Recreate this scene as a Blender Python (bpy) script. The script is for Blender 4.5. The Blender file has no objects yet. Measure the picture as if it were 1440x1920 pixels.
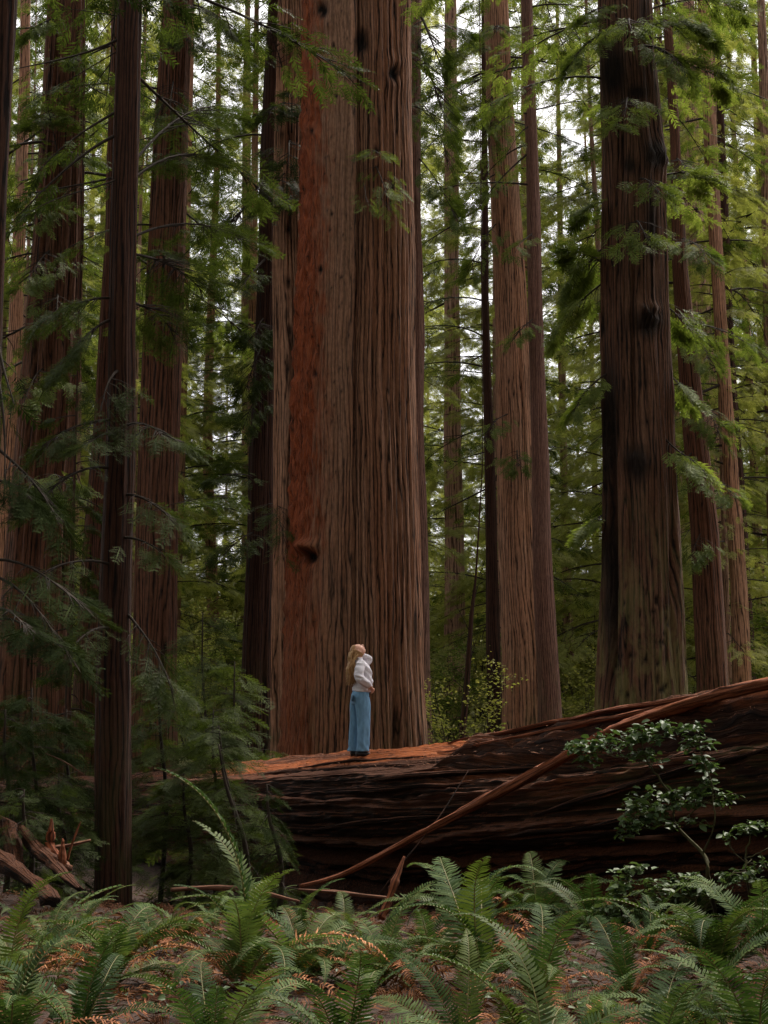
import bpy, math, random
import numpy as np
from mathutils import Vector, Matrix
R = math.radians
C = bpy.context.scene.collection
random.seed(7)

# ------------------------------------------------------------------ camera maths (photo pixels, 1440 x 1920)
FPX, PITCH, CAMZ = 3100.0, R(7.7), 2.4
cp, sp = math.cos(PITCH), math.sin(PITCH)

def at(px, py, Y):
    x = (px - 720) / FPX; y = (960 - py) / FPX
    t = Y / (cp - y * sp)
    return Vector((x * t, Y, CAMZ + (sp + y * cp) * t))

def proj(P):
    """world points (n,3) -> photo pixels, used to find where on a surface a feature lies"""
    x, y, z = P[:, 0], P[:, 1], P[:, 2] - CAMZ
    f = y * cp + z * sp; u = -y * sp + z * cp
    return 720 + FPX * x / f, 960 - FPX * u / f

# ------------------------------------------------------------------ noise
def _h(ix, iy, iz, seed):
    n = (ix * 374761393 + iy * 668265263 + iz * 2147483647 + seed * 974634777) & 0xFFFFFFFF
    n = ((n ^ (n >> 13)) * 1274126177) & 0xFFFFFFFF
    n = ((n ^ (n >> 15)) * 2246822519) & 0xFFFFFFFF
    return ((n ^ (n >> 16)) & 0xFFFFFF) / float(0xFFFFFF)

def vn(x, y, z=0.0, seed=0):
    x, y, z = np.broadcast_arrays(np.asarray(x, float), np.asarray(y, float), np.asarray(z, float))
    ix, iy, iz = (np.floor(a).astype(np.int64) for a in (x, y, z))
    fx, fy, fz = x - ix, y - iy, z - iz
    fx, fy, fz = (f * f * (3 - 2 * f) for f in (fx, fy, fz))
    r = 0
    for dx in (0, 1):
        wx = fx if dx else 1 - fx
        for dy in (0, 1):
            wy = fy if dy else 1 - fy
            for dz in (0, 1):
                wz = fz if dz else 1 - fz
                r = r + wx * wy * wz * _h(ix + dx, iy + dy, iz + dz, seed)
    return r * 2 - 1

def fbm(x, y, z=0.0, o=3, seed=0):
    r = 0; a = 1.0; s = 0
    for k in range(o):
        f = 2 ** k
        r = r + a * vn(np.asarray(x) * f, np.asarray(y) * f, np.asarray(z) * f, seed + k * 17); s += a; a *= .5
    return r / s

# ------------------------------------------------------------------ objects
def tag(o, label=None, cat=None, group=None, kind=None):
    if label: o['label'] = label
    if cat: o['category'] = cat
    if group: o['group'] = group
    if kind: o['kind'] = kind
    return o

def empty(name, loc=(0, 0, 0), rz=0):
    o = bpy.data.objects.new(name, None); C.objects.link(o)
    o.location = loc; o.rotation_euler = (0, 0, rz); o.empty_display_size = .3
    return o

def mesh_np(name, V, polys, mats, midx=None, uv=None, attrs=None, smooth=True):
    """V (n,3); polys list of (index array (m,k)) blocks"""
    me = bpy.data.meshes.new(name)
    V = np.ascontiguousarray(V, dtype=np.float32)
    me.vertices.add(len(V)); me.vertices.foreach_set('co', V.ravel())
    li, ls, lt = [], [], []
    off = 0
    for b in polys:
        b = np.asarray(b, dtype=np.int32)
        if len(b) == 0: continue
        m, k = b.shape
        li.append(b.ravel()); ls.append(off + np.arange(m, dtype=np.int32) * k); lt.append(np.full(m, k, np.int32))
        off += m * k
    li = np.concatenate(li); ls = np.concatenate(ls); lt = np.concatenate(lt)
    me.loops.add(len(li)); me.loops.foreach_set('vertex_index', li)
    me.polygons.add(len(ls)); me.polygons.foreach_set('loop_start', ls); me.polygons.foreach_set('loop_total', lt)
    me.polygons.foreach_set('use_smooth', np.full(len(ls), smooth, dtype=bool))
    if midx is not None: me.polygons.foreach_set('material_index', np.asarray(midx, np.int32))
    if uv is not None:
        l = me.uv_layers.new(name='UVMap')
        l.data.foreach_set('uv', np.asarray(uv, np.float32)[li].ravel())
    for k, a in (attrs or {}).items():
        at_ = me.attributes.new(k, 'FLOAT', 'POINT'); at_.data.foreach_set('value', np.asarray(a, np.float32))
    for m in mats: me.materials.append(m)
    me.update(calc_edges=True)
    return me

def obj(name, me, parent=None, loc=None):
    o = bpy.data.objects.new(name, me); C.objects.link(o)
    if parent is not None: o.parent = parent
    if loc is not None: o.location = loc
    return o

class MB:
    def __init__(s): s.V = []; s.Q = []; s.T = []; s.n = 0; s.qm = []; s.tm = []; s.uv = []
    def grid(s, P, uv=None, m=0, close=True):
        """P (rows, cols, 3) -> quads; closed round the columns"""
        r, c, _ = P.shape
        idx = s.n + np.arange(r * c).reshape(r, c)
        if close: nx = np.roll(idx, -1, axis=1); a, b = idx[:-1], nx[:-1]; d, e = idx[1:], nx[1:]
        else: a, b, d, e = idx[:-1, :-1], idx[:-1, 1:], idx[1:, :-1], idx[1:, 1:]
        q = np.stack([a, b, e, d], -1).reshape(-1, 4)
        s.V.append(P.reshape(-1, 3)); s.Q.append(q); s.qm.append(np.full(len(q), m)); s.n += r * c
        s.uv.append(np.zeros((r * c, 2)) if uv is None else uv.reshape(-1, 2))
        return idx
    def cap(s, ring, m=0):
        c = np.mean(np.concatenate(s.V)[ring], axis=0); s.V.append(c[None]); s.uv.append(np.zeros((1, 2)))
        k = s.n; s.n += 1
        t = np.stack([ring, np.roll(ring, -1), np.full(len(ring), k)], -1)
        s.T.append(t); s.tm.append(np.full(len(t), m))
    def raw(s, V, Q=None, T=None, m=0):
        s.V.append(V); s.uv.append(np.zeros((len(V), 2)))
        if Q is not None and len(Q): s.Q.append(Q + s.n); s.qm.append(np.full(len(Q), m))
        if T is not None and len(T): s.T.append(T + s.n); s.tm.append(np.full(len(T), m))
        s.n += len(V)
    def tube(s, pts, rad, n=6, m=0, ends=True, noise=0, seed=0):
        P, uv = tube_grid(pts, rad, n)
        if noise:
            c = P.mean(axis=1, keepdims=True); u = np.arange(P.shape[0])[:, None]; v = np.arange(n)[None]
            P = c + (P - c) * (1 + noise * vn(u * .6, v * 1.0, 0, seed))[..., None]
        idx = s.grid(P, uv, m)
        if ends: s.cap(idx[0][::-1], m); s.cap(idx[-1], m)
    def mesh(s, name, mats, smooth=True, attrs=None):
        V = np.concatenate(s.V); polys = []; mi = []
        if s.Q: polys.append(np.concatenate(s.Q)); mi.append(np.concatenate(s.qm))
        if s.T: polys.append(np.concatenate(s.T)); mi.append(np.concatenate(s.tm))
        return mesh_np(name, V, polys, mats, np.concatenate(mi), np.concatenate(s.uv), attrs, smooth)

def frames(P):
    T = np.gradient(P, axis=0); T /= np.linalg.norm(T, axis=1, keepdims=True) + 1e-9
    up = np.array([0, 0, 1.0]) if abs(T[:, 2]).mean() < .8 else np.array([1.0, 0, 0])
    A = np.cross(T, up); A /= np.linalg.norm(A, axis=1, keepdims=True) + 1e-9
    B = np.cross(A, T)
    return T, A, B

def tube_grid(pts, rad, n=6, flat=1.0):
    P = np.array([list(p) for p in pts], float); r = np.broadcast_to(np.asarray(rad, float), (len(P),))
    T, A, B = frames(P)
    th = np.linspace(0, 2 * np.pi, n, endpoint=False)
    G = P[:, None] + r[:, None, None] * (np.cos(th)[None, :, None] * A[:, None] + flat * np.sin(th)[None, :, None] * B[:, None])
    L = np.concatenate([[0], np.cumsum(np.linalg.norm(np.diff(P, axis=0), axis=1))])
    uv = np.stack(np.broadcast_arrays(th[None] * r.mean(), L[:, None]), -1)
    return G, uv

def spline(pts, n):
    """Catmull-Rom through control points (any dimension)"""
    P = np.array([list(p) for p in pts], float)
    P = np.vstack([2 * P[0] - P[1], P, 2 * P[-1] - P[-2]])
    out = []; m = len(P) - 3
    for t in np.linspace(0, m - 1e-6, n):
        i = int(t); f = t - i; a, b, c, d = P[i:i + 4]
        out.append(.5 * (2 * b + (c - a) * f + (2 * a - 5 * b + 4 * c - d) * f * f + (3 * b - a - 3 * c + d) * f ** 3))
    return np.array(out)

# ------------------------------------------------------------------ materials
def newmat(name):
    m = bpy.data.materials.new(name); m.use_nodes = True
    nt = m.node_tree; nt.nodes.clear()
    out = nt.nodes.new('ShaderNodeOutputMaterial'); b = nt.nodes.new('ShaderNodeBsdfPrincipled')
    nt.links.new(b.outputs[0], out.inputs[0])
    return m, nt, b, out

def N(nt, t, **kw):
    n = nt.nodes.new(t)
    for k, v in kw.items():
        if k.startswith('i_'): n.inputs[int(k[2:]) if k[2:].isdigit() else k[2:].replace('_', ' ')].default_value = v
        else: setattr(n, k, v)
    return n

def ramp(nt, fac, stops):
    r = nt.nodes.new('ShaderNodeValToRGB'); el = r.color_ramp.elements
    while len(el) < len(stops): el.new(.5)
    for e, (p, c) in zip(el, stops):
        e.position = p; e.color = (*c, 1) if len(c) == 3 else c
    nt.links.new(fac, r.inputs[0]); return r

def mixc(nt, fac, a, b, mode='MIX'):
    m = nt.nodes.new('ShaderNodeMix'); m.data_type = 'RGBA'; m.blend_type = mode
    for s, v in ((0, fac), (6, a), (7, b)):
        if hasattr(v, 'links'): nt.links.new(v, m.inputs[s])
        elif s == 0: m.inputs[0].default_value = v
        else: m.inputs[s].default_value = (*v, 1)
    return m.outputs[2]

def math_(nt, op, a, b=None, clamp=False):
    m = nt.nodes.new('ShaderNodeMath'); m.operation = op; m.use_clamp = clamp
    for s, v in ((0, a), (1, b)):
        if v is None: continue
        if hasattr(v, 'links'): nt.links.new(v, m.inputs[s])
        else: m.inputs[s].default_value = v
    return m.outputs[0]

def bark_mat(name, ridge, furrow, pale, width=.09, stretch=.13, moss=None, moss_amt=0, maskcol=None, bump=.6, mask2=(.008, .006, .005), rough=.9, duff=None):
    """bark: long interlaced ridges along V, dark furrows; mask / mask2 are surface regions (bare red wood, char, knots)"""
    m, nt, b, out = newmat(name); L = nt.links.new
    uv = N(nt, 'ShaderNodeUVMap'); uv.uv_map = 'UVMap'
    oi = N(nt, 'ShaderNodeObjectInfo')
    add = N(nt, 'ShaderNodeVectorMath', operation='ADD'); L(uv.outputs[0], add.inputs[0])
    comb = N(nt, 'ShaderNodeCombineXYZ'); L(math_(nt, 'MULTIPLY', oi.outputs['Random'], 37.0), comb.inputs[2]); L(comb.outputs[0], add.inputs[1])
    def noi(sx, sy, det, rough_, dist=0., typ='FBM'):
        mp = N(nt, 'ShaderNodeMapping'); mp.inputs['Scale'].default_value = (sx, sy, 1); L(add.outputs[0], mp.inputs[0])
        n = N(nt, 'ShaderNodeTexNoise', noise_type=typ); n.inputs['Scale'].default_value = 1; n.inputs['Detail'].default_value = det
        n.inputs['Roughness'].default_value = rough_; n.inputs['Distortion'].default_value = dist; L(mp.outputs[0], n.inputs[0]); return n.outputs[0]
    n1 = noi(1 / width, stretch / width * .30, 4, .5, .25)
    lines = math_(nt, 'ABSOLUTE', math_(nt, 'SUBTRACT', n1, .5))
    sxyz = N(nt, 'ShaderNodeSeparateXYZ'); L(add.outputs[0], sxyz.inputs[0])
    w1 = noi(1.6, .16, 2, .5); w2 = noi(6, .55, 3, .6)
    ph = math_(nt, 'ADD', math_(nt, 'MULTIPLY', sxyz.outputs[0], math.pi / width * .62), math_(nt, 'ADD', math_(nt, 'MULTIPLY', w1, 15.0), math_(nt, 'MULTIPLY', w2, 9.0)))
    pl = math_(nt, 'POWER', math_(nt, 'ABSOLUTE', math_(nt, 'SINE', ph)), .8)
    lines = math_(nt, 'ADD', math_(nt, 'MULTIPLY', lines, 4.0, True), math_(nt, 'MULTIPLY', w2, .35))
    lines = math_(nt, 'MULTIPLY', math_(nt, 'MULTIPLY', pl, 1.25), math_(nt, 'ADD', math_(nt, 'MULTIPLY', lines, .75), .3), True)
    n2 = noi(4.0 / width, .3 / width * .35, 5, .65)
    n3 = noi(.9, .22, 4, .6, .4)
    n5 = noi(22, 9, 4, .6)
    c = mixc(nt, ramp(nt, lines, [(.12, (0, 0, 0)), (.55, (1, 1, 1))]).outputs[0], furrow, ridge)
    c = mixc(nt, ramp(nt, n3, [(.4, (0, 0, 0)), (.7, (.75, .75, .75))]).outputs[0], c, mixc(nt, lines, furrow, pale))
    c = mixc(nt, .75, c, ramp(nt, n2, [(.3, (.22, .2, .19)), (.52, (1, 1, 1)), (.75, (1.5, 1.45, 1.4))]).outputs[0], 'MULTIPLY')
    c = mixc(nt, .35, c, ramp(nt, n5, [(.35, (.5, .5, .5)), (.6, (1.3, 1.3, 1.3))]).outputs[0], 'MULTIPLY')
    sm = N(nt, 'ShaderNodeAttribute', attribute_name='smooth')
    gcol = ramp(nt, n5, [(.35, tuple(x * .62 for x in pale)), (.6, tuple(x * .95 for x in pale))]).outputs[0]
    gcol = mixc(nt, .8, gcol, ramp(nt, n2, [(.3, (.4, .33, .3)), (.5, (1, 1, 1)), (.8, (1.25, 1.25, 1.25))]).outputs[0], 'MULTIPLY')
    gcol = mixc(nt, .45, gcol, ramp(nt, lines, [(0, (.15, .12, .1)), (.4, (1, 1, 1))]).outputs[0], 'MULTIPLY')
    c = mixc(nt, math_(nt, 'MULTIPLY', sm.outputs['Fac'], .8), c, gcol)
    if moss:
        n4 = noi(3.0, 1.1, 6, .7, .5)
        f = math_(nt, 'MULTIPLY', ramp(nt, n4, [(.45, (0, 0, 0)), (.58, (1, 1, 1))]).outputs[0], moss_amt)
        at_ = N(nt, 'ShaderNodeAttribute', attribute_name='moss')
        f = math_(nt, 'MULTIPLY', f, at_.outputs['Fac'])
        c = mixc(nt, f, c, moss)
    if maskcol:
        a1 = N(nt, 'ShaderNodeAttribute', attribute_name='mask')
        n6 = noi(14, 2.2, 7, .78, 1.4)
        rc = ramp(nt, n6, [(.36, tuple(x * .08 for x in maskcol)), (.47, tuple(x * .7 for x in maskcol)), (.56, maskcol), (.72, (min(1, maskcol[0] * 1.3), maskcol[1] * 1.9, maskcol[2] * 2.4))]).outputs[0]
        rc = mixc(nt, .55, rc, ramp(nt, n2, [(.3, (.3, .25, .22)), (.5, (1, 1, 1)), (.8, (1.3, 1.3, 1.3))]).outputs[0], 'MULTIPLY')
        f = math_(nt, 'MULTIPLY', math_(nt, 'ADD', a1.outputs['Fac'], math_(nt, 'MULTIPLY', math_(nt, 'SUBTRACT', n2, .5), math_(nt, 'MULTIPLY', math_(nt, 'MULTIPLY', a1.outputs['Fac'], math_(nt, 'SUBTRACT', 1.0, a1.outputs['Fac'])), 6.0))), 1.0, True)
        c = mixc(nt, f, c, rc)
        a2 = N(nt, 'ShaderNodeAttribute', attribute_name='mask2')
        c = mixc(nt, math_(nt, 'MULTIPLY', a2.outputs['Fac'], 1.0, True), c, mask2)
    if duff:
        ge = N(nt, 'ShaderNodeNewGeometry'); sn = N(nt, 'ShaderNodeSeparateXYZ'); L(ge.outputs['True Normal'], sn.inputs[0])
        nd = N(nt, 'ShaderNodeTexNoise'); nd.inputs['Scale'].default_value = 38; nd.inputs['Detail'].default_value = 6; nd.inputs['Roughness'].default_value = .75; L(ge.outputs['Position'], nd.inputs[0])
        fd = math_(nt, 'ADD', math_(nt, 'MULTIPLY', sn.outputs[2], 1.6), math_(nt, 'MULTIPLY', math_(nt, 'SUBTRACT', nd.outputs[0], .5), 2.2))
        fd = ramp(nt, fd, [(.45, (0, 0, 0)), (.8, (1, 1, 1))]).outputs[0]
        fd = math_(nt, 'MULTIPLY', fd, math_(nt, 'SUBTRACT', 1.0, a1.outputs['Fac'], True))
        c = mixc(nt, math_(nt, 'MULTIPLY', fd, .85), c, ramp(nt, nd.outputs[0], [(.35, (.03, .010, .005)), (.52, duff), (.7, tuple(x * 2.1 for x in duff))]).outputs[0])
    L(c, b.inputs['Base Color']); b.inputs['Roughness'].default_value = rough; b.inputs['Specular IOR Level'].default_value = .2
    hsum = math_(nt, 'ADD', math_(nt, 'MULTIPLY', lines, 1.0), math_(nt, 'MULTIPLY', n2, .8))
    hsum = math_(nt, 'ADD', hsum, math_(nt, 'MULTIPLY', n5, .35))
    bp = N(nt, 'ShaderNodeBump'); bp.inputs['Strength'].default_value = bump; bp.inputs['Distance'].default_value = width * .5
    L(hsum, bp.inputs['Height']); L(bp.outputs[0], b.inputs['Normal'])
    return m

def leaf_mat(name, dark, mid, light, trans=.35, rough=.6, spec=.12, objvar=.3):
    m, nt, b, out = newmat(name); L = nt.links.new
    g = N(nt, 'ShaderNodeNewGeometry'); oi = N(nt, 'ShaderNodeObjectInfo')
    tc = N(nt, 'ShaderNodeTexCoord'); n = N(nt, 'ShaderNodeTexNoise'); n.inputs['Scale'].default_value = .55; n.inputs['Detail'].default_value = 3
    L(g.outputs['Position'], n.inputs[0])
    f = math_(nt, 'ADD', math_(nt, 'MULTIPLY', g.outputs['Random Per Island'], .5), math_(nt, 'MULTIPLY', ramp(nt, n.outputs[0], [(.3, (0, 0, 0)), (.7, (1, 1, 1))]).outputs[0], .5))
    f = math_(nt, 'ADD', f, math_(nt, 'MULTIPLY', math_(nt, 'SUBTRACT', oi.outputs['Random'], .5), objvar))
    c = ramp(nt, f, [(.1, dark), (.5, mid), (.9, light)]).outputs[0]
    L(c, b.inputs['Base Color']); b.inputs['Roughness'].default_value = rough; b.inputs['Specular IOR Level'].default_value = spec
    t = N(nt, 'ShaderNodeBsdfTranslucent'); L(mixc(nt, 1, c, (1.15, 1.2, .6), 'MULTIPLY'), t.inputs[0])
    mx = N(nt, 'ShaderNodeMixShader'); mx.inputs[0].default_value = trans
    L(b.outputs[0], mx.inputs[1]); L(t.outputs[0], mx.inputs[2]); L(mx.outputs[0], out.inputs[0])
    return m

def plain(name, col, rough=.8, var=.25, scale=20, bump=.2, stretch=(1, 1, 1), coord='Object', dist=.01, spec=.3):
    m, nt, b, out = newmat(name); L = nt.links.new
    tc = N(nt, 'ShaderNodeTexCoord'); mp = N(nt, 'ShaderNodeMapping'); mp.inputs['Scale'].default_value = stretch; L(tc.outputs[coord], mp.inputs[0])
    n = N(nt, 'ShaderNodeTexNoise'); n.inputs['Scale'].default_value = scale; n.inputs['Detail'].default_value = 5; L(mp.outputs[0], n.inputs[0])
    c = ramp(nt, n.outputs[0], [(.3, tuple(x * (1 - var) for x in col)), (.7, tuple(min(1, x * (1 + var)) for x in col))]).outputs[0]
    L(c, b.inputs['Base Color']); b.inputs['Roughness'].default_value = rough; b.inputs['Specular IOR Level'].default_value = spec
    bp = N(nt, 'ShaderNodeBump'); bp.inputs['Strength'].default_value = bump; bp.inputs['Distance'].default_value = dist
    L(n.outputs[0], bp.inputs['Height']); L(bp.outputs[0], b.inputs['Normal'])
    return m

M = {}
M['bark_main'] = bark_mat('bark_main', (.215, .092, .048), (.011, .0045, .0025), (.30, .17, .108), .06, .1, (.07, .065, .02), .5, (.25, .055, .017), bump=1.0)
M['bark_pale'] = bark_mat('bark_pale', (.34, .165, .095), (.02, .008, .005), (.47, .28, .19), .06, .1, (.1, .1, .04), .4, (.2, .06, .02))
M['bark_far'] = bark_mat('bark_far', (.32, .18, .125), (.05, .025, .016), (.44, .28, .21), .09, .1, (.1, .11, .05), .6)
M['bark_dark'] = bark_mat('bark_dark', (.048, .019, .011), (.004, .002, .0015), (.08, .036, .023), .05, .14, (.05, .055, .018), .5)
M['bark_mid'] = bark_mat('bark_mid', (.105, .041, .022), (.008, .0035, .002), (.18, .088, .053), .06, .12, (.07, .07, .025), .6)
M['bark_char'] = bark_mat('bark_char', (.092, .040, .022), (.006, .003, .002), (.18, .098, .06), .07, .16, (.15, .13, .05), .95, (.02, .012, .008), bump=.9)
M['bark_thin'] = bark_mat('bark_thin', (.17, .085, .062), (.045, .02, .014), (.24, .14, .11), .04, .4, (.08, .09, .04), .5)
M['log'] = bark_mat('log_wood', (.024, .009, .005), (.003, .0015, .001), (.045, .024, .014), .05, .1, (.045, .045, .014), .5, (.42, .115, .034), bump=1.2, duff=(.085, .029, .012))  # dark rotted wood; base lowered further to stand in for shade on the side
M['redwood_splinter'] = bark_mat('splinter_wood', (.2, .058, .024), (.04, .012, .006), (.27, .105, .055), .03, .1)
M['dead_wood'] = bark_mat('dead_wood', (.17, .075, .045), (.04, .02, .012), (.24, .13, .09), .03, .15)
M['twig'] = plain('twig_bark', (.022, .014, .009), .9, .4, 6)
M['twig_moss'] = plain('mossy_twig_bark', (.05, .045, .018), .9, .5, 9)
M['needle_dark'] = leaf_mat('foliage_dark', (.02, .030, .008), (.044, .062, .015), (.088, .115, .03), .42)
M['needle_mid'] = leaf_mat('foliage_mid', (.044, .066, .014), (.088, .122, .026), (.158, .19, .05), .5)
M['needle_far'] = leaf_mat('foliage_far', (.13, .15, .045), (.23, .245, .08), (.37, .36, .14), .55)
M['needle_near'] = leaf_mat('foliage_near', (.010, .016, .005), (.020, .031, .009), (.042, .056, .018), .25, .8, .03)  # needles darkened in colour to stand in for canopy shade at the near left
M['leaf_yellow'] = leaf_mat('foliage_yellow', (.16, .18, .05), (.28, .28, .09), (.42, .38, .16), .55)  # leaf colour raised to stand in for light reaching the far shrubs
M['huckle'] = leaf_mat('shrub_leaf', (.035, .06, .022), (.06, .10, .035), (.10, .145, .06), .25, .5, .25)
M['fern'] = leaf_mat('fern_green', (.018, .038, .011), (.042, .074, .022), (.105, .145, .05), .28, .65, .07, .6)
M['fern2'] = leaf_mat('fern_yellow_green', (.035, .055, .012), (.06, .088, .02), (.10, .13, .035), .28, .6, .15, .4)
M['fern_dead'] = leaf_mat('fern_dead', (.16, .05, .018), (.32, .11, .04), (.48, .22, .10), .2, .7, .2)
M['litter'] = leaf_mat('dry_litter', (.03, .011, .005), (.085, .032, .014), (.20, .09, .042), .1, .8, .1)
M['rachis'] = plain('fern_stem', (.15, .13, .045), .6, .3, 5)
M['rachis_dead'] = plain('fern_dead_stem', (.22, .09, .045), .8, .3, 5)
M['knot'] = plain('knot_wood', (.02, .012, .008), .95, .5, 18, .8)

# ------------------------------------------------------------------ ground
GY = [-60, 0, 7, 9, 12, 15, 20, 24, 27, 33, 42, 60, 100, 160, 300, 700]
GZ = [1.6, .9, .8, .78, .68, .52, .22, .02, .0, .35, 1.1, 2.1, 4.2, 8.5, 24, 60]
def gz(x, y):
    x = np.asarray(x, float); y = np.asarray(y, float)
    b = np.interp(y, GY, GZ)
    a = np.clip(y / 60, .35, 4)
    left = .35 * np.exp(-((x + 5.2) / 2.0) ** 2 - ((y - 19.5) / 2.5) ** 2)
    return b + left + .10 * a * vn(x * .35, y * .35, 0, 3) + .035 * fbm(x * 1.6, y * 1.6, 0, 3, 5) + .6 * np.clip((y - 45) / 60, 0, 1) * vn(x * .05, y * .05, 0, 8)

def ground_at(px, py):
    prev = None
    for Y in np.arange(5, 120, .1):
        p = at(px, py, Y)
        if p.z < float(gz(p.x, p.y)): return Vector((p.x, p.y, float(gz(p.x, p.y))))
    return p

def build_ground():
    ys = np.concatenate([np.linspace(-60, 4, 20, endpoint=False), np.linspace(4, 28, 280, endpoint=False), np.linspace(28, 70, 110, endpoint=False), np.geomspace(70, 700, 70)])
    t = np.linspace(-1, 1, 241); xs = np.sign(t) * (np.abs(t) ** 1.6)
    X = xs[None] * (12 + np.clip(ys[:, None], 0, 900) * 1.0); Y = np.repeat(ys[:, None], len(xs), 1)
    Z = gz(X, Y) + .012 * vn(X * 9, Y * 9, 0, 4)
    mb = MB(); mb.grid(np.stack([X, Y, Z], -1)[:, ::-1][::-1], np.stack([X, Y], -1), 0, close=False)
    m, nt, b, out = newmat('forest_floor'); L = nt.links.new
    g = N(nt, 'ShaderNodeNewGeometry')
    def noi(s, d=5, r=.6):
        n = N(nt, 'ShaderNodeTexNoise'); n.inputs['Scale'].default_value = s; n.inputs['Detail'].default_value = d; n.inputs['Roughness'].default_value = r
        L(g.outputs['Position'], n.inputs[0]); return n.outputs[0]
    c = ramp(nt, noi(14, 6, .75), [(.32, (.008, .004, .002)), (.5, (.036, .014, .007)), (.7, (.10, .042, .021))]).outputs[0]
    c = mixc(nt, ramp(nt, noi(.8), [(.45, (0, 0, 0)), (.65, (.8, .8, .8))]).outputs[0], c, mixc(nt, noi(30), (.02, .010, .006), (.075, .034, .017)))
    # moss and ground greenery beyond the log, lightened to stand in for missing light
    sx = N(nt, 'ShaderNodeSeparateXYZ'); L(g.outputs['Position'], sx.inputs[0])
    far = N(nt, 'ShaderNodeMapRange'); far.inputs[1].default_value = 34; far.inputs[2].default_value = 55; L(sx.outputs[1], far.inputs[0])
    c = mixc(nt, math_(nt, 'MULTIPLY', far.outputs[0], .8), c, ramp(nt, noi(1.5), [(.35, (.10, .12, .03)), (.6, (.24, .24, .07)), (.75, (.36, .30, .14))]).outputs[0])
    L(c, b.inputs['Base Color']); b.inputs['Roughness'].default_value = .95
    bp = N(nt, 'ShaderNodeBump'); bp.inputs['Strength'].default_value = .8; bp.inputs['Distance'].default_value = .05; L(noi(25, 6, .75), bp.inputs['Height']); L(bp.outputs[0], b.inputs['Normal'])
    tag(obj('ground', mb.mesh('ground', [m])), 'brown needle covered forest floor', kind='structure')
# ------------------------------------------------------------------ foliage templates
def diamond_set(items):
    """items: list of (base xyz, tip xyz, halfwidth) -> V, Q : lens-shaped leaflets of 4 verts, lying near the xy plane"""
    V = []; Q = []
    for b, t, w in items:
        b = np.array(b, float); t = np.array(t, float); d = t - b
        s = np.cross(d, [0, 0, 1.0]); s /= np.linalg.norm(s) + 1e-9
        mid = b + d * .45
        k = len(V); V += [b, mid + s * w + [0, 0, -.12 * w], t, mid - s * w + [0, 0, -.12 * w]]; Q.append([k, k + 1, k + 2, k + 3])
    return np.array(V), np.array(Q)

def spray_template(rng, pairs=8, fine=False):
    """a flat conifer spray pointing along +x, length 1"""
    it = [((0, 0, 0), (1, 0, -.12), .02)]
    for k in range(pairs):
        t = .12 + .8 * k / pairs
        for s in (-1, 1):
            a = R(rng.uniform(38, 58)); l = (.36 - .2 * abs(t - .38)) * (1.05 - .55 * t) * rng.uniform(.8, 1.15) * 1.15
            b = np.array([t + rng.uniform(-.02, .02), 0, -.12 * t * t]); d = np.array([math.cos(a), s * math.sin(a), rng.uniform(-.35, .1)])
            if not fine: it.append((b, b + d * l, .028))
            else:
                m = 6
                it.append((b, b + d * l, .006))
                for j in range(m):
                    q = b + d * l * (.1 + .85 * j / m)
                    for ss in (-1, 1):
                        a2 = math.atan2(d[1], d[0]) + ss * R(50)
                        it.append((q, q + np.array([math.cos(a2), math.sin(a2), rng.uniform(-.3, .2)]) * .062 * (1.1 - .5 * j / m), .0085))
    return diamond_set(it)

_r = random.Random(3)
SPR = [spray_template(_r) for _ in range(5)]
SPRF = [spray_template(_r, 6, True) for _ in range(4)]
SPRC = [spray_template(_r, 4) for _ in range(3)]

def place_sprays(mb, pos, xd, up, sc, templ, rng, m=0):
    """pos (n,3), xd/up direction arrays, sc scale array"""
    n = len(pos)
    if n == 0: return
    xd = xd / (np.linalg.norm(xd, axis=1, keepdims=True) + 1e-9)
    yd = np.cross(up, xd); yd /= np.linalg.norm(yd, axis=1, keepdims=True) + 1e-9
    zd = np.cross(xd, yd)
    ch = rng.randint(0, len(templ), n)
    for k, (V, Q) in enumerate(templ):
        I = np.where(ch == k)[0]
        if len(I) == 0: continue
        B = np.stack([xd[I], yd[I], zd[I]], 1) * sc[I][:, None, None]      # rows are axes
        P = np.einsum('vk,nkj->nvj', V, B) + pos[I][:, None]
        QQ = Q[None] + (np.arange(len(I)) * len(V))[:, None, None]
        mb.raw(P.reshape(-1, 3), QQ.reshape(-1, 4), m=m)

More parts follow.
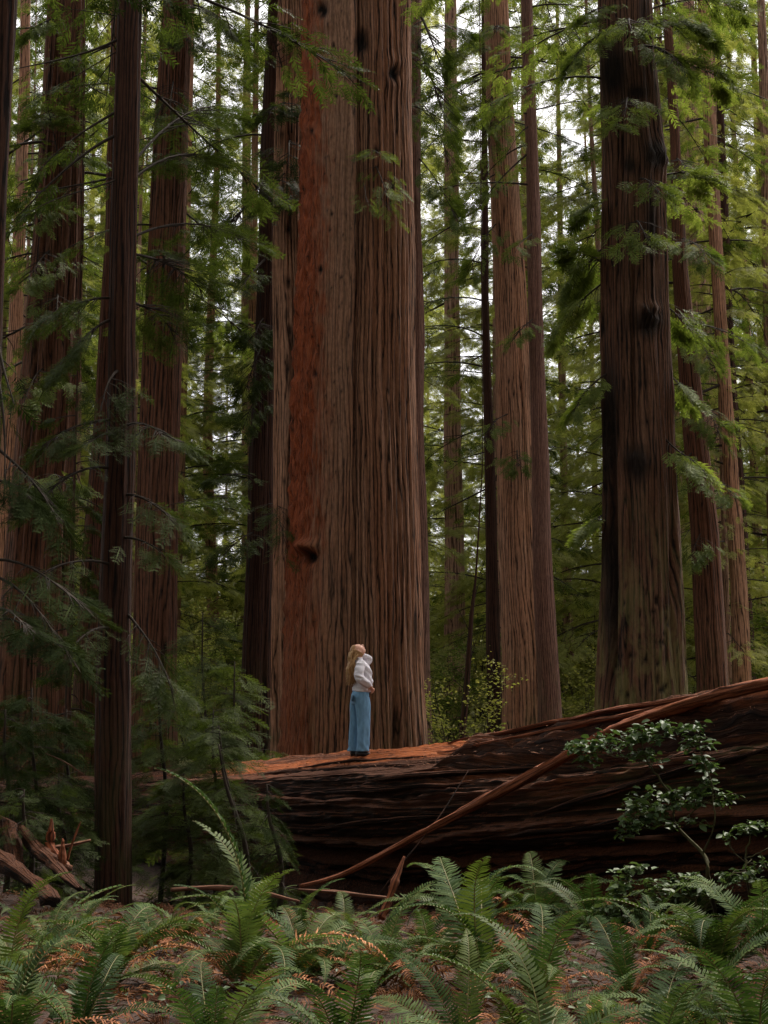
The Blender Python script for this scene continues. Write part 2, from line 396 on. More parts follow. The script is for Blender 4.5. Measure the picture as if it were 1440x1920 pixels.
def bough(mb, p0, p1, rng, spread=1.0, n=30, scale=.5, templ=SPR, sag=.12, r0=.04, t0=.25, wood=True, m=0, mw=1, twigs=.3, droop=.35, tn=4):
    """a limb from p0 to p1 with side twigs and flat sprays"""
    p0 = np.array(list(p0), float); p1 = np.array(list(p1), float); d = p1 - p0; L = np.linalg.norm(d) + 1e-6
    c1 = p0 + d * .35 + np.array([0, 0, sag * L]) + rng.randn(3) * L * .03; c2 = p0 + d * .7 + np.array([0, 0, sag * L * .9]) + rng.randn(3) * L * .04
    def B(t):
        t = np.asarray(t)[:, None]; return (1 - t) ** 3 * p0 + 3 * (1 - t) ** 2 * t * c1 + 3 * (1 - t) * t * t * c2 + t ** 3 * p1
    def dB(t):
        return (B(np.minimum(t + .03, 1.03)) - B(t - .03)) / .06
    if wood:
        ts = np.linspace(0, 1, 9); rr = .55 * r0 * (1 - .85 * ts); mb.tube(B(ts), rr, tn, mw, ends=False)
    t = t0 + (1 - t0) * rng.rand(n) ** .8
    side = rng.choice([-1, 1], n)
    tan = dB(t); tan /= np.linalg.norm(tan, axis=1, keepdims=True) + 1e-9
    sd = np.cross(tan, [0, 0, 1.0]); sd /= np.linalg.norm(sd, axis=1, keepdims=True) + 1e-9
    w = spread * (1.15 - t) * rng.rand(n) ** .8
    base = B(np.maximum(t - .12, 0))
    pos = B(t) + sd * (side * w)[:, None]; pos[:, 2] += -droop * w * .8 + rng.randn(n) * .05 * spread
    xd = tan * rng.uniform(.35, 1, (n, 1)) + sd * (side * rng.uniform(.3, 1., n))[:, None] + np.array([0, 0, -1]) * (droop * rng.uniform(0, 1.3, n))[:, None]
    up = np.array([0, 0, 1.0]) + rng.randn(n, 3) * .33
    place_sprays(mb, pos, xd, up, scale * rng.uniform(.65, 1.25, n), templ, rng, m)
    if wood:
        for k in np.where(rng.rand(n) < twigs)[0]:
            mid = (base[k] + pos[k]) / 2 + [0, 0, .06 * w[k]]
            mb.tube([base[k], mid, pos[k]], [r0 * .22, r0 * .16, r0 * .07], 3, mw, ends=False)

# ------------------------------------------------------------------ trunks
LANDMASK = {}
def trunk_axis(pts, Y, top=40.0):
    """photo control points (px, py, width_px) -> arrays z, x, r; extended below the ground and above the picture"""
    z, x, r = [], [], []
    for px, py, w in pts:
        p = at(px, py, Y); t = p.y / (cp - (960 - py) / FPX * sp)
        x.append(p.x); z.append(p.z); r.append(w / 2 / FPX * t)
    o = np.argsort(z); z = np.array(z)[o]; x = np.array(x)[o]; r = np.array(r)[o]
    gx = float(gz(x[0], Y)); zb = min(gx - .6, z[0] - .3)
    s = (x[1] - x[0]) / (z[1] - z[0])
    z = np.insert(z, 0, zb); x = np.insert(x, 0, x[0] + s * (zb - z[1]) * .6); r = np.insert(r, 0, r[0] * 1.12)
    s = (x[-1] - x[-2]) / (z[-1] - z[-2]) * .5
    zt = max(top, z[-1] + 3)
    z = np.append(z, zt); x = np.append(x, x[-1] + s * (zt - z[-2])); r = np.append(r, r[-1] * .35)
    return z, x, r

TREES = {}
def make_tree(key, name, label, cat, Y, pts, mat, leaf='needle_mid', flute=(.05, 5), seg=64, top=38, group=None, crown=None, extra=None,
              shape=None, masks=None, rough=.015, flare=.25, moss0=(0, 4), seed=1, scale=.42, wood='twig', ylean=0.0, drow=.35):
    zc, xc, rc = trunk_axis(pts, Y, top)
    zv = at(720, -60, Y).z
    rows = np.concatenate([np.arange(zc[0], zv, drow), np.linspace(zv, zc[-1], 14)])
    th = np.linspace(0, 2 * np.pi, seg, endpoint=False)                     # th 0 = right (+x), -pi/2 = towards the camera
    Zr = rows[:, None]; TH = th[None]
    cx = np.interp(rows, zc, xc)[:, None] + .03 * vn(rows * .3, seed * 3.1, 0, seed)[:, None]; rr = np.interp(rows, zc, rc)[:, None]
    cy = Y + ylean * (rows[:, None] - 2)
    g0 = float(gz(np.interp(gz(0, Y), zc, xc), Y))
    ca, sa = np.cos(TH), np.sin(TH)
    am, fk = flute
    f = am * (.45 - 2 * np.abs(fbm(ca * fk * .5 + seed, sa * fk * .5, Zr * .035, 3, seed)))
    wob = vn(ca * 2, sa * 2, Zr * .08, seed + 3)
    f = f + am * .8 * (np.abs(np.cos(TH * fk * .5 + 1.6 * wob + seed)) ** .8 - .6)
    rdg = 1 - 2 * np.abs(vn(ca * rr * 6, sa * rr * 6, Zr * .28, seed + 5)) + .5 * (1 - 2 * np.abs(vn(ca * rr * 14, sa * rr * 14, Zr * .5, seed + 6)))
    f = f + rough / np.maximum(rr, .1) * (rdg - .6)
    fl = flare * np.exp(-np.maximum(Zr - g0, 0) / (1.2 + rr.max())) * (.5 + .5 * vn(ca * fk * .4, sa * fk * .4, 0, seed + 9))
    rad = rr * (1 + f + fl)
    if shape is not None: rad = shape(rad, TH, Zr, rr)
    P = np.stack([cx + rad * ca, cy + rad * sa, np.broadcast_to(Zr, rad.shape)], -1)
    uv = np.stack([np.broadcast_to(TH * rc[1:3].mean(), rad.shape), np.broadcast_to(Zr, rad.shape)], -1)
    mask = np.zeros(rad.shape); mask2 = np.zeros(rad.shape)
    if masks is not None:
        px, py = proj(P.reshape(-1, 3)); px = px.reshape(rad.shape); py = py.reshape(rad.shape); front = (sa < .15) & (ca == ca)
        rad2, mask, mask2 = masks(rad.copy(), px, py, np.broadcast_to(front, rad.shape), TH, Zr)
        P[..., 0] = cx + rad2 * ca; P[..., 1] = cy + rad2 * sa
    moss = np.clip(1 - (np.broadcast_to(Zr, rad.shape) - g0 - moss0[0]) / moss0[1], 0, 1)
    mb = MB(); mb.grid(P, uv)
    ti = mb.mesh(name + '_trunk', [M[mat]], attrs={'mask': mask.ravel(), 'mask2': mask2.ravel(), 'moss': moss.ravel(), 'smooth': SM[0].ravel() if key == 'main' else 0 * moss.ravel()})
    spray_k = 1
    root = empty(name, (float(np.interp(g0, zc, xc)), Y, g0)); tag(root, label, cat, group)
    def child(n, me):
        o = obj(n, me, root); o.matrix_parent_inverse = Matrix.Translation(-root.location); return o
    child('trunk', ti)
    ax = lambda z: np.array([np.interp(z, zc, xc), Y + ylean * (z - 2), z])
    rz_ = lambda z: float(np.interp(z, zc, rc))
    mb = MB(); rng = np.random.RandomState(seed + 100); ok = False
    if crown:
        z0, nb, Lb, dens = crown
        for k in range(nb):
            z = z0 + (zc[-1] - z0) * (k + rng.rand()) / nb
            vis = z < zv + 2
            for tr in range(8):
                a = rng.rand() * 2 * np.pi
                if not vis or math.sin(a) > -.55: break
            l = Lb * rng.uniform(.5, 1.2) * (1 if z < zc[-1] * .6 else 1.25 - z / zc[-1])
            p0 = ax(z) + np.array([math.cos(a), math.sin(a), 0]) * rz_(z) * .8
            p1 = p0 + np.array([math.cos(a) * l, math.sin(a) * l, -l * rng.uniform(.05, .5)])
            bough(mb, p0, p1, rng, l * .42, int(2.1 * dens * l * (1 if vis else .4)), scale if vis else scale * 1.7, SPR if vis else SPRC, rng.uniform(.0, .2), .02 + .012 * l, .2, vis, twigs=.15)
            ok = True
    for e in (extra or []):
        # (start py, tip px, tip py, tip depth, spread m, n, opts)
        spy, tpx, tpy, tY, spr, n = e[:6]; kw = dict(e[6]) if len(e) > 6 else {}
        pz = at(720, spy, Y).z; t1 = np.array(at(tpx, tpy, tY)); c = ax(pz); dd = t1 - c; dd[2] = 0; dd /= np.linalg.norm(dd) + 1e-9
        kw.setdefault('scale', scale); n = int(n * (.42 / scale + .6)) if 'templ' not in kw else int(n * 1.3); bough(mb, c + dd * rz_(pz) * .8, t1, rng, spr, n, **kw); ok = True
    if ok: child('crown', mb.mesh(name + '_crown', [M[leaf], M[wood]]))
    TREES[key] = (root, ax, rz_)
    return root

def kn(px, py, cx, cy, rx, ry): return np.exp(-((px - cx) / rx) ** 2 - ((py - cy) / ry) ** 2)

def main_shape(rad, TH, Z, rr):
    """the central giant: a smoother lobe standing proud on its left front, deep pleats on the right"""
    a = np.mod(TH, 2 * np.pi); a = np.where(a > np.pi, a - 2 * np.pi, a)              # -pi/2 front
    u = np.cos(a)                                                                    # -1 left .. 1 right
    front = np.clip(-np.sin(a) * 1.5, 0, 1)
    low = np.clip((Z - 8) / 8, 0, 1)
    step = 1 / (1 + np.exp((u + .02) / .035))
    rad = rad + front * rr * (.15 * low + .02) * (step - .4)
    rad = rad - front * rr * .13 * (low + .35) * np.exp(-((u - .03) / .03) ** 2)
    pl = np.abs(np.sin(a * 24 + 2.0 * vn(a * 3, Z * .12, 0, 4))) ** .7
    rad = rad - front * .085 * (1 - pl) * (1 - .8 * step)
    dark = np.exp(-((u - .05) / .05) ** 2) * np.clip((5.5 - Z) / 3.5, 0, 1) + np.exp(-((u - .62) / .07) ** 2) * np.clip((5 - Z) / 3, 0, 1)
    return rad - .22 * dark * front

KN_MAIN = [(605, 20, 13, 17), (607, 130, 8, 8), (678, 82, 14, 26), (738, 138, 12, 16), (706, 282, 6, 8), (630, 180, 4, 6), (618, 430, 4, 6),
           (600, 505, 5, 9), (622, 400, 4, 5), (626, 85, 4, 5), (583, 245, 5, 7), (577, 70, 4, 6), (640, 520, 4, 4), (590, 700, 6, 8)]
SM = [0]
def main_masks(rad, px, py, front, TH, Z):
    ledge = np.interp(py, [0, 200, 300, 640, 1000, 1250, 1400], [594, 600, 604, 600, 590, 580, 585]) + 8 * fbm(py * .012, 3, 0, 3, 8)
    w = 16 + 8 * vn(py * .04, px * .05, 0, 2)
    nz = vn(px * .16, py * .05, 0, 31)
    rust = 1 / (1 + np.exp((px - ledge + nz * 14 + 8 * vn(px * .5, py * .03, 0, 32)) / (w * .5))); rust = rust * np.where(front | (np.cos(TH) < 0), 1, 0)
    rust = np.clip(rust * (1 - .45 * np.clip((py - 1020) / 250, 0, 1)), 0, 1) * .92
    rad = rad + rust * (.09 * fbm(px * .16, py * .05, 0, 4, 41) + .05 * np.abs(vn(px * .5, py * .06, 0, 43)) - .05)
    m2 = np.zeros(rad.shape)
    for cx, cy, rx, ry in KN_MAIN:
        k = kn(px, py, cx, cy, rx, ry) * front; ring = kn(px, py, cx, cy, rx * 1.7, ry * 1.8) * front
        rad = rad + (.13 * ring - .2 * k) * (rx / 12); m2 = np.maximum(m2, np.clip(k * 1.6 - .35 + .5 * vn(px * .3, py * .2, 0, 7) * k, 0, 1))
    b = kn(px, py, 574, 1024, 16, 9) * front; rad = rad + .3 * b
    h = kn(px, py, 577, 1044, 15, 12) * front; rad = rad - .25 * h; m2 = np.maximum(m2, np.clip(h * 1.7 - .3, 0, 1))
    lob = np.interp(py, [0, 300, 640, 1000, 1250], [660, 662, 656, 640, 620])
    SM[0] = np.clip((lob - px) / 8 + .5, 0, 1) * front * np.clip(1.15 - py / 1300, 0, 1)
    # scattered little stubs on the smoother lobe
    rs = np.random.RandomState(5)
    for k in range(60):
        cy = rs.uniform(0, 900); cx = rs.uniform(605, 668); kk = kn(px, py, cx, cy, 2.2, 4.5) * front
        m2 = np.maximum(m2, np.clip(kk * 1.2 - .3, 0, 1)); rad = rad + .02 * kk
    return rad, rust, m2

def t6_masks(rad, px, py, front, TH, Z):
    m2 = np.zeros(rad.shape)
    for cx, cy, rx, ry in [(541, 430, 6, 10), (541, 530, 6, 12), (543, 620, 6, 10), (540, 690, 5, 9), (530, 255, 5, 6), (530, 50, 5, 7), (538, 590, 5, 7), (545, 830, 6, 12), (533, 905, 4, 7)]:
        k = kn(px, py, cx, cy, rx, ry) * front; rad = rad + .05 * kn(px, py, cx, cy, rx * 2, ry * 2) * front - .06 * k; m2 = np.maximum(m2, np.clip(k * 1.3 - .2, 0, 1))
    return rad, 0 * m2, m2

def t13_masks(rad, px, py, front, TH, Z):
    n = fbm(px * .03, py * .01, 0, 3, 77)
    m = np.zeros(rad.shape)
    for cx, cy, rx, ry, a in [(1212, 605, 34, 32, 1), (1195, 868, 30, 42, 1), (1150, 130, 28, 55, .95), (1195, 172, 22, 14, .9), (1225, 290, 20, 30, .9), (1140, 830, 18, 190, .8),
                              (1180, 310, 14, 14, .8), (1140, 1100, 14, 170, .85), (1222, 430, 12, 70, .7), (1205, 20, 12, 60, .5)]:
        m = np.maximum(m, np.clip((kn(px, py, cx, cy, rx, ry) * 1.8 - .35 + n * .5) * a, 0, 1) * (kn(px, py, cx, cy, rx * 1.8, ry * 1.8) > .2))
    rgh = 1 + 1.2 * fbm(px * .09, py * .09, 0, 3, 55)
    h = kn(px, py, 1210, 590, 26, 24) * front; rad = rad + .16 * h * rgh - .14 * kn(px, py, 1212, 612, 14, 9) * front
    h = kn(px, py, 1193, 858, 24, 30) * front; rad = rad + .08 * h * rgh
    h = kn(px, py, 1228, 295, 20, 24) * front; rad = rad + .12 * h * rgh
    rad = rad - .25 * kn(px, py, 1147, 1100, 7, 260) * front - .12 * kn(px, py, 1185, 700, 5, 300) * front
    rad = rad - .1 * kn(px, py, 1262, 1080, 5, 150) * front
    rs = np.random.RandomState(3)
    m2 = np.zeros(rad.shape)
    for k in range(34):
        cy = rs.uniform(1080, 1310); cx = rs.uniform(1150, 1262); kk = kn(px, py, cx, cy, rs.uniform(2, 6), rs.uniform(2, 8)) * front
        m2 = np.maximum(m2, np.clip(kk * 1.4 - .3, 0, 1)); rad = rad - .05 * kk
    return rad, m * np.where(front, 1, 0), m2

NEAR = dict(templ=SPRF, scale=.42, twigs=.5, tn=5)
def build_trees():
    T = make_tree
    T('main', 'giant_redwood', 'huge central redwood with an orange-red strip of bare bark down its left side', 'tree', 35,
      [(669, 0, 200), (668, 300, 208), (666, 640, 226), (662, 1000, 244), (662, 1250, 258), (663, 1390, 270)], 'bark_main', 'needle_mid', (.035, 7), 540, 46,
      crown=(23, 36, 4.5, 9), shape=main_shape, masks=main_masks, rough=.03, flare=.06, moss0=(-1, 6), seed=11, drow=.07,
      extra=[(330, 735, 395, 33.2, .55, 26, dict(scale=.36, templ=SPRF, r0=.03, t0=.1)), (315, 712, 290, 33.0, .5, 26, dict(scale=.36, templ=SPRF, r0=.02, t0=.2)), (370, 690, 385, 33.0, .4, 12, dict(scale=.36, templ=SPRF, r0=.02)),
             (360, 755, 370, 33.4, .4, 14, dict(scale=.34, templ=SPRF, r0=.015, t0=.3)), (390, 745, 425, 33.3, .3, 9, dict(scale=.34, templ=SPRF, r0=.015, t0=.3))])
    T('t6', 'fluted_redwood', 'pale fluted redwood fused against the left flank of the central giant', 'tree', 36.6,
      [(549, 0, 52), (546, 300, 58), (548, 500, 66), (550, 800, 72), (549, 1100, 78), (551, 1400, 84)], 'bark_pale', 'needle_dark', (.10, 9), 200, 42,
      crown=(22, 22, 4, 9), masks=t6_masks, rough=.02, flare=.05, seed=12, drow=.12,
      extra=[(200, 505, 215, 35.5, 1.0, 60), (330, 500, 385, 35.4, 1.0, 60), (150, 505, 60, 36, 1.0, 50), (260, 548, 175, 35, .5, 22), (270, 535, 330, 34.9, .7, 40), (380, 540, 385, 34.9, .4, 16)])
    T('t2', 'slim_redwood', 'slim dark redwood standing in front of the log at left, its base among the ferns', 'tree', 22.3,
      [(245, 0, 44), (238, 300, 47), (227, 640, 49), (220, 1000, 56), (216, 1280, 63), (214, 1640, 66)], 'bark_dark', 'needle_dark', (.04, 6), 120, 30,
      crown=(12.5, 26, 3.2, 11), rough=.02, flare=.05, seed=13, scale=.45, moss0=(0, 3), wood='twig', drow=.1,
      extra=[(135, 505, 370, 24.5, .9, 60, dict(NEAR, sag=.0, r0=.045, t0=.2)), (300, 430, 200, 25, 1.0, 70, NEAR), (330, 400, 300, 24, .9, 60, NEAR), (440, 480, 470, 25, .8, 60, NEAR), (470, 390, 560, 24, .9, 70, NEAR), (560, 330, 640, 23.5, .8, 50, NEAR),
             (600, 95, 700, 22, .7, 60, NEAR), (560, 60, 610, 22, .6, 40, NEAR), (700, 190, 770, 21.4, .5, 26, NEAR), (790, 75, 845, 21.2, .6, 46, NEAR), (800, 345, 830, 21.3, .55, 44, NEAR), (820, 160, 835, 21, .5, 30, NEAR),
             (930, 330, 985, 21.5, .5, 24, NEAR), (980, 440, 930, 22.5, .5, 24, dict(NEAR, r0=.015)), (1010, 310, 1045, 21.5, .4, 22, NEAR), (880, 60, 960, 21, .6, 36, NEAR),
             (75, 0, 135, 21.5, .2, 3, dict(sag=-.03, r0=.04)), (95, 20, 215, 22, .2, 3, dict(sag=.06, r0=.018)), (210, 55, 345, 21.8, .3, 6, dict(sag=.12, r0=.04)), (255, 20, 420, 21.5, .3, 5, dict(sag=.1, r0=.045)),
             (340, 30, 420, 21, .2, 4, dict(sag=.05, r0=.025)), (30, 90, 20, 22.5, .2, 3, dict(sag=.02, r0=.02)), (1150, 330, 1330, 21.8, .5, 26, NEAR), (1180, 120, 1230, 21, .4, 20, NEAR), (1060, 60, 1090, 20.5, .4, 16, NEAR)])
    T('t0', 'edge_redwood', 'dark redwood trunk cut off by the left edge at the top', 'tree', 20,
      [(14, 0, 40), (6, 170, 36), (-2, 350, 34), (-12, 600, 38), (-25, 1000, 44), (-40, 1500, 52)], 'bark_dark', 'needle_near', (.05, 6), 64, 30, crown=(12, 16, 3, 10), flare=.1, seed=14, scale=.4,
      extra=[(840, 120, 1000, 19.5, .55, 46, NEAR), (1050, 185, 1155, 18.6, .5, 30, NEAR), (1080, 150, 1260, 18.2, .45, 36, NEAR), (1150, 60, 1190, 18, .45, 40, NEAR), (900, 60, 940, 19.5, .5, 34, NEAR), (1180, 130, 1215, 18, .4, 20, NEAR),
             (640, 28, 760, 19.6, .3, 4, dict(sag=.05, r0=.05)), (700, 5, 960, 19.4, .3, 4, dict(sag=.25, r0=.05))])
    T('t1', 'pleated_redwood', 'broad redwood at far left with pale pleated stems catching the light', 'tree', 38,
      [(130, 0, 52), (122, 200, 66), (112, 450, 84), (98, 700, 96), (82, 900, 102), (66, 1250, 116), (60, 1450, 126)], 'bark_mid', 'needle_mid', (.20, 8), 220, 44, crown=(12, 34, 4.2, 9), rough=.03, flare=.1, seed=15, drow=.15,
      extra=[(230, 60, 230, 36.5, 1.1, 60), (300, 150, 300, 36, 1.1, 60), (560, 110, 610, 36, .8, 40), (380, 60, 420, 36, 1.2, 70), (330, 90, 200, 36, 1.1, 70), (480, 40, 540, 36, 1.1, 70), (700, 40, 760, 36, 1.1, 60), (900, 130, 930, 36, .9, 50), (120, 160, 120, 37, 1.1, 50), (40, 60, 60, 37, 1, 50)])
    T('t1b', 'shaded_redwood', 'dark narrow stem rising from behind the far-left pleated redwood', 'tree', 40,
      [(100, 0, 22), (82, 400, 34), (62, 700, 44), (40, 1000, 56), (20, 1350, 66)], 'bark_mid', 'needle_dark', (.08, 6), 60, 40, crown=(11, 16, 3.6, 9), seed=16)
    T('t3', 'half_hidden_redwood', 'reddish redwood half hidden behind the slim dark trunk at left', 'tree', 40,
      [(232, 0, 46), (226, 430, 52), (210, 750, 62), (195, 1000, 72), (182, 1280, 82), (180, 1400, 88)], 'bark_mid', 'needle_mid', (.07, 7), 110, 42, crown=(13, 22, 4, 9), seed=17, drow=.2)
    T('t4', 'dusky_redwood', 'dusky fluted redwood just right of the slim dark trunk', 'tree', 37,
      [(336, 0, 54), (317, 350, 64), (304, 640, 70), (294, 900, 74), (288, 1250, 78), (286, 1420, 86)], 'bark_mid', 'needle_dark', (.11, 7), 150, 42, crown=(13, 26, 4.2, 9), seed=18, drow=.18,
      extra=[(60, 350, 80, 35.6, 1.1, 60), (160, 320, 230, 35.6, 1.0, 60), (300, 340, 300, 35.5, .9, 40), (700, 350, 560, 36, 1.2, 60), (500, 420, 420, 36, 1.2, 60), (500, 300, 470, 35.4, .9, 44), (20, 440, 60, 36, 1.3, 60)])
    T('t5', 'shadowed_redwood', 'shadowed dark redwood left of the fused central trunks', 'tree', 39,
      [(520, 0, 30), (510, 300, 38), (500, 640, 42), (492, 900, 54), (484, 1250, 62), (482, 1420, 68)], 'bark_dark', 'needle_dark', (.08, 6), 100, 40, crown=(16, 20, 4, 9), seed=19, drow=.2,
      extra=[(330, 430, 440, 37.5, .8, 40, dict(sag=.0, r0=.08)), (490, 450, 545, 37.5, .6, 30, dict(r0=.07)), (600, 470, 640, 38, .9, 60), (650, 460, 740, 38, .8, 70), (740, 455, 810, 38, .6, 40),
             (960, 530, 1000, 34.3, .6, 44, dict(NEAR, r0=.02)), (990, 535, 1050, 34.2, .5, 34, dict(NEAR, r0=.02)), (900, 400, 900, 37.5, .9, 40), (1000, 410, 1050, 37.5, 1.0, 50)])
    T('t7', 'hidden_edge_redwood', 'narrow reddish redwood peeking out along the right edge of the central giant', 'tree', 43,
      [(775, 0, 30), (778, 400, 26), (784, 800, 26), (790, 1100, 28), (795, 1390, 32)], 'bark_thin', 'needle_mid', (.04, 5), 48, 42, crown=(16, 24, 4.2, 10), seed=20,
      extra=[(20, 830, 130, 42, 1.0, 60, dict(sag=.02, r0=.09)), (80, 850, 260, 41.5, 1.1, 60, dict(sag=.0, r0=.08)), (190, 840, 330, 42, 1.0, 50), (300, 860, 420, 42, 1.0, 60), (60, 880, 60, 42, 1.2, 60)])
    T('t8', 'pale_redwood', 'pale straight redwood in the gap right of the central giant, its top lost in foliage', 'tree', 62,
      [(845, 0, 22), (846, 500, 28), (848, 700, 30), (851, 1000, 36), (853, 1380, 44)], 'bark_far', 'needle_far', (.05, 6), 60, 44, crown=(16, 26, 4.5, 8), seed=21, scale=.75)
    T('t9', 'black_stemmed_tree', 'thin blackish straight trunk between the pale straight redwood and the leaning one', 'tree', 48,
      [(908, 0, 9), (911, 560, 13), (916, 800, 19), (922, 1100, 24), (928, 1380, 29)], 'bark_dark', 'needle_dark', (.03, 5), 36, 40, crown=(5.5, 40, 3.0, 8), seed=22, moss0=(0, 2))
    T('t10', 'leaning_redwood', 'tall pinkish-brown redwood right of centre leaning slightly to the left', 'tree', 46,
      [(928, -60, 42), (933, 100, 46), (947, 350, 52), (960, 640, 62), (974, 1000, 78), (988, 1250, 88), (994, 1390, 100)], 'bark_pale', 'needle_mid', (.05, 8), 200, 44, crown=(20, 26, 4.2, 9), rough=.025, flare=.06, seed=23, drow=.12,
      extra=[(60, 930, 60, 44, 1.2, 60), (120, 915, 310, 44.2, 1.0, 70), (240, 870, 200, 45, 1.4, 80), (200, 905, 245, 44.3, .9, 40), (330, 860, 400, 44.5, 1.2, 60), (100, 850, 100, 45, 1.4, 80), (420, 880, 520, 45, 1.0, 50), (780, 905, 830, 44, .8, 30), (850, 975, 880, 44.4, .8, 46)])
    T('t11', 'pole_redwood', 'thin greyish-red pole-like trunk overlapping the right side of the leaning redwood', 'tree', 43,
      [(988, 0, 21), (998, 300, 24), (1006, 640, 28), (1017, 1000, 34), (1029, 1280, 40), (1032, 1380, 44)], 'bark_thin', 'needle_mid', (.03, 5), 70, 40, crown=(17, 24, 3.6, 9), seed=24, drow=.2,
      extra=[(290, 880, 420, 42.5, .3, 8, dict(sag=.08, r0=.05)), (215, 925, 245, 42, .3, 8, dict(sag=.1, r0=.04)), (600, 960, 650, 42, .5, 30), (240, 950, 290, 42, .3, 6), (440, 965, 480, 41.5, .4, 18), (130, 1050, 90, 42.5, 1.0, 40)])
    T('t12', 'distant_redwood', 'thin pale pink distant trunk in the bright gap left of the dark mossy redwood', 'tree', 75,
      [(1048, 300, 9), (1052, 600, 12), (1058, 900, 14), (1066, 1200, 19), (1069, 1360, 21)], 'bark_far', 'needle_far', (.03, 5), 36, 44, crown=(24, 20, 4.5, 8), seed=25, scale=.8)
    T('t13', 'charred_redwood', 'massive dark redwood at right with blackened burls and mossy lower bark', 'tree', 31,
      [(1173, -40, 94), (1176, 100, 98), (1186, 300, 112), (1190, 640, 124), (1198, 900, 132), (1202, 1100, 146), (1203, 1300, 162), (1204, 1400, 170)], 'bark_char', 'needle_mid', (.07, 7), 300, 42, crown=(13, 26, 3.6, 11), masks=t13_masks, rough=.04, flare=.10, moss0=(1.5, 5.5), seed=26, drow=.08,
      extra=[(500, 1060, 470, 31, 1.0, 110), (450, 1060, 560, 31.5, .9, 90), (380, 1080, 400, 31, .8, 60), (700, 1075, 775, 30.4, .6, 40), (960, 1085, 1000, 31, .6, 50), (60, 1070, 120, 30, .8, 60), (30, 1100, 30, 30, .7, 40), (520, 1030, 640, 31.5, .8, 60),
             (60, 1330, 60, 30, 1.2, 120), (120, 1370, 160, 31, 1.1, 100), (20, 1400, 20, 31, 1.2, 80), (100, 1290, 140, 29.5, .8, 60, dict(r0=.05)), (200, 1170, 220, 29, .7, 44), (260, 1140, 235, 29.2, .4, 20), (430, 1215, 455, 29, .6, 34), (480, 1175, 480, 29.1, .4, 18), (350, 1240, 370, 29, .6, 34),
             (60, 1185, 60, 29, .8, 40), (820, 1330, 895, 30, .7, 30, dict(sag=.03, r0=.04)), (560, 1300, 620, 31.5, .9, 50), (700, 1310, 760, 31, .8, 40), (330, 1330, 340, 31.5, 1.1, 70)])
    T('r1', 'bowed_redwood', 'dark bowed redwood just right of the massive mossy trunk', 'tree', 44,
      [(1250, 0, 16), (1264, 250, 19), (1274, 500, 28), (1297, 750, 40), (1323, 1000, 52), (1338, 1290, 60), (1340, 1380, 64)], 'bark_mid', 'needle_mid', (.08, 6), 110, 40, crown=(13, 26, 3.8, 9), seed=27, drow=.2,
      extra=[(850, 1270, 905, 43, .8, 30), (600, 1340, 700, 43, 1.1, 60), (300, 1290, 330, 42.5, 1.0, 60), (450, 1330, 500, 42.5, 1.1, 70), (750, 1350, 830, 42.5, 1.0, 60), (1000, 1290, 1060, 43, .8, 40), (900, 1380, 940, 42.5, .9, 40)])
    T('r2', 'sunlit_redwood', 'broad pale redwood showing behind the bowed trunk at upper right', 'tree', 58,
      [(1286, 0, 30), (1294, 300, 36), (1312, 600, 42), (1335, 1000, 54), (1350, 1380, 66)], 'bark_far', 'needle_far', (.06, 6), 90, 44, crown=(12, 36, 4.5, 8), seed=28, scale=.7)
    T('r3', 'slender_pale_redwood', 'slender pale trunk curving down right of the bowed redwood', 'tree', 48,
      [(1318, 0, 22), (1328, 200, 24), (1341, 450, 24), (1355, 640, 24), (1370, 900, 28), (1386, 1100, 31), (1396, 1380, 38)], 'bark_pale', 'needle_mid', (.04, 5), 70, 40, crown=(9, 38, 3.8, 9), seed=29)
    T('r4', 'dark_far_redwood', 'dark upright trunk behind the slender pale one, nearest the right edge', 'tree', 52,
      [(1348, 200, 16), (1366, 640, 20), (1389, 1000, 26), (1404, 1300, 33), (1406, 1380, 35)], 'bark_dark', 'needle_mid', (.05, 5), 48, 42, crown=(9, 34, 4.0, 8), seed=30)
    T('r5', 'corner_redwood', 'pale trunk fragment in the upper right corner of the forest', 'tree', 60,
      [(1430, 60, 16), (1440, 500, 20), (1452, 1000, 26), (1458, 1350, 30)], 'bark_far', 'needle_far', (.04, 5), 40, 42, crown=(8, 34, 4.5, 8), seed=31, scale=.7)
    T('d1', 'distant_redwood', 'small distant pale trunk in the gap left of the shadowed redwood', 'tree', 80,
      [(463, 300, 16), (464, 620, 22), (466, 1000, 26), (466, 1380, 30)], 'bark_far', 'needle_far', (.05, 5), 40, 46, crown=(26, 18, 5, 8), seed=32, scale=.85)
    T('d2', 'distant_redwood', 'small distant trunk between the pleated redwood and the half hidden one', 'tree', 70,
      [(150, 300, 14), (152, 620, 17), (150, 1000, 20), (146, 1400, 24)], 'bark_far', 'needle_far', (.05, 5), 40, 44, crown=(20, 20, 5, 8), seed=33, scale=.8)
    T('d3', 'young_redwood', 'thin young trunk standing between the pleated and the half hidden redwoods', 'tree', 34,
      [(140, 900, 5), (134, 1150, 9), (129, 1300, 11), (127, 1450, 13)], 'bark_dark', 'needle_dark', (.03, 5), 24, 9.5, crown=(2.6, 26, 1.3, 14), seed=34, scale=.35)
    T('d4', 'far_side_redwood', 'pale trunk seen at the far left edge beyond the pleated redwood', 'tree', 52,
      [(40, 300, 22), (30, 600, 26), (14, 900, 30), (4, 1200, 34), (0, 1400, 38)], 'bark_pale', 'needle_mid', (.06, 5), 50, 42, crown=(10, 26, 4.2, 8), seed=35, scale=.6)
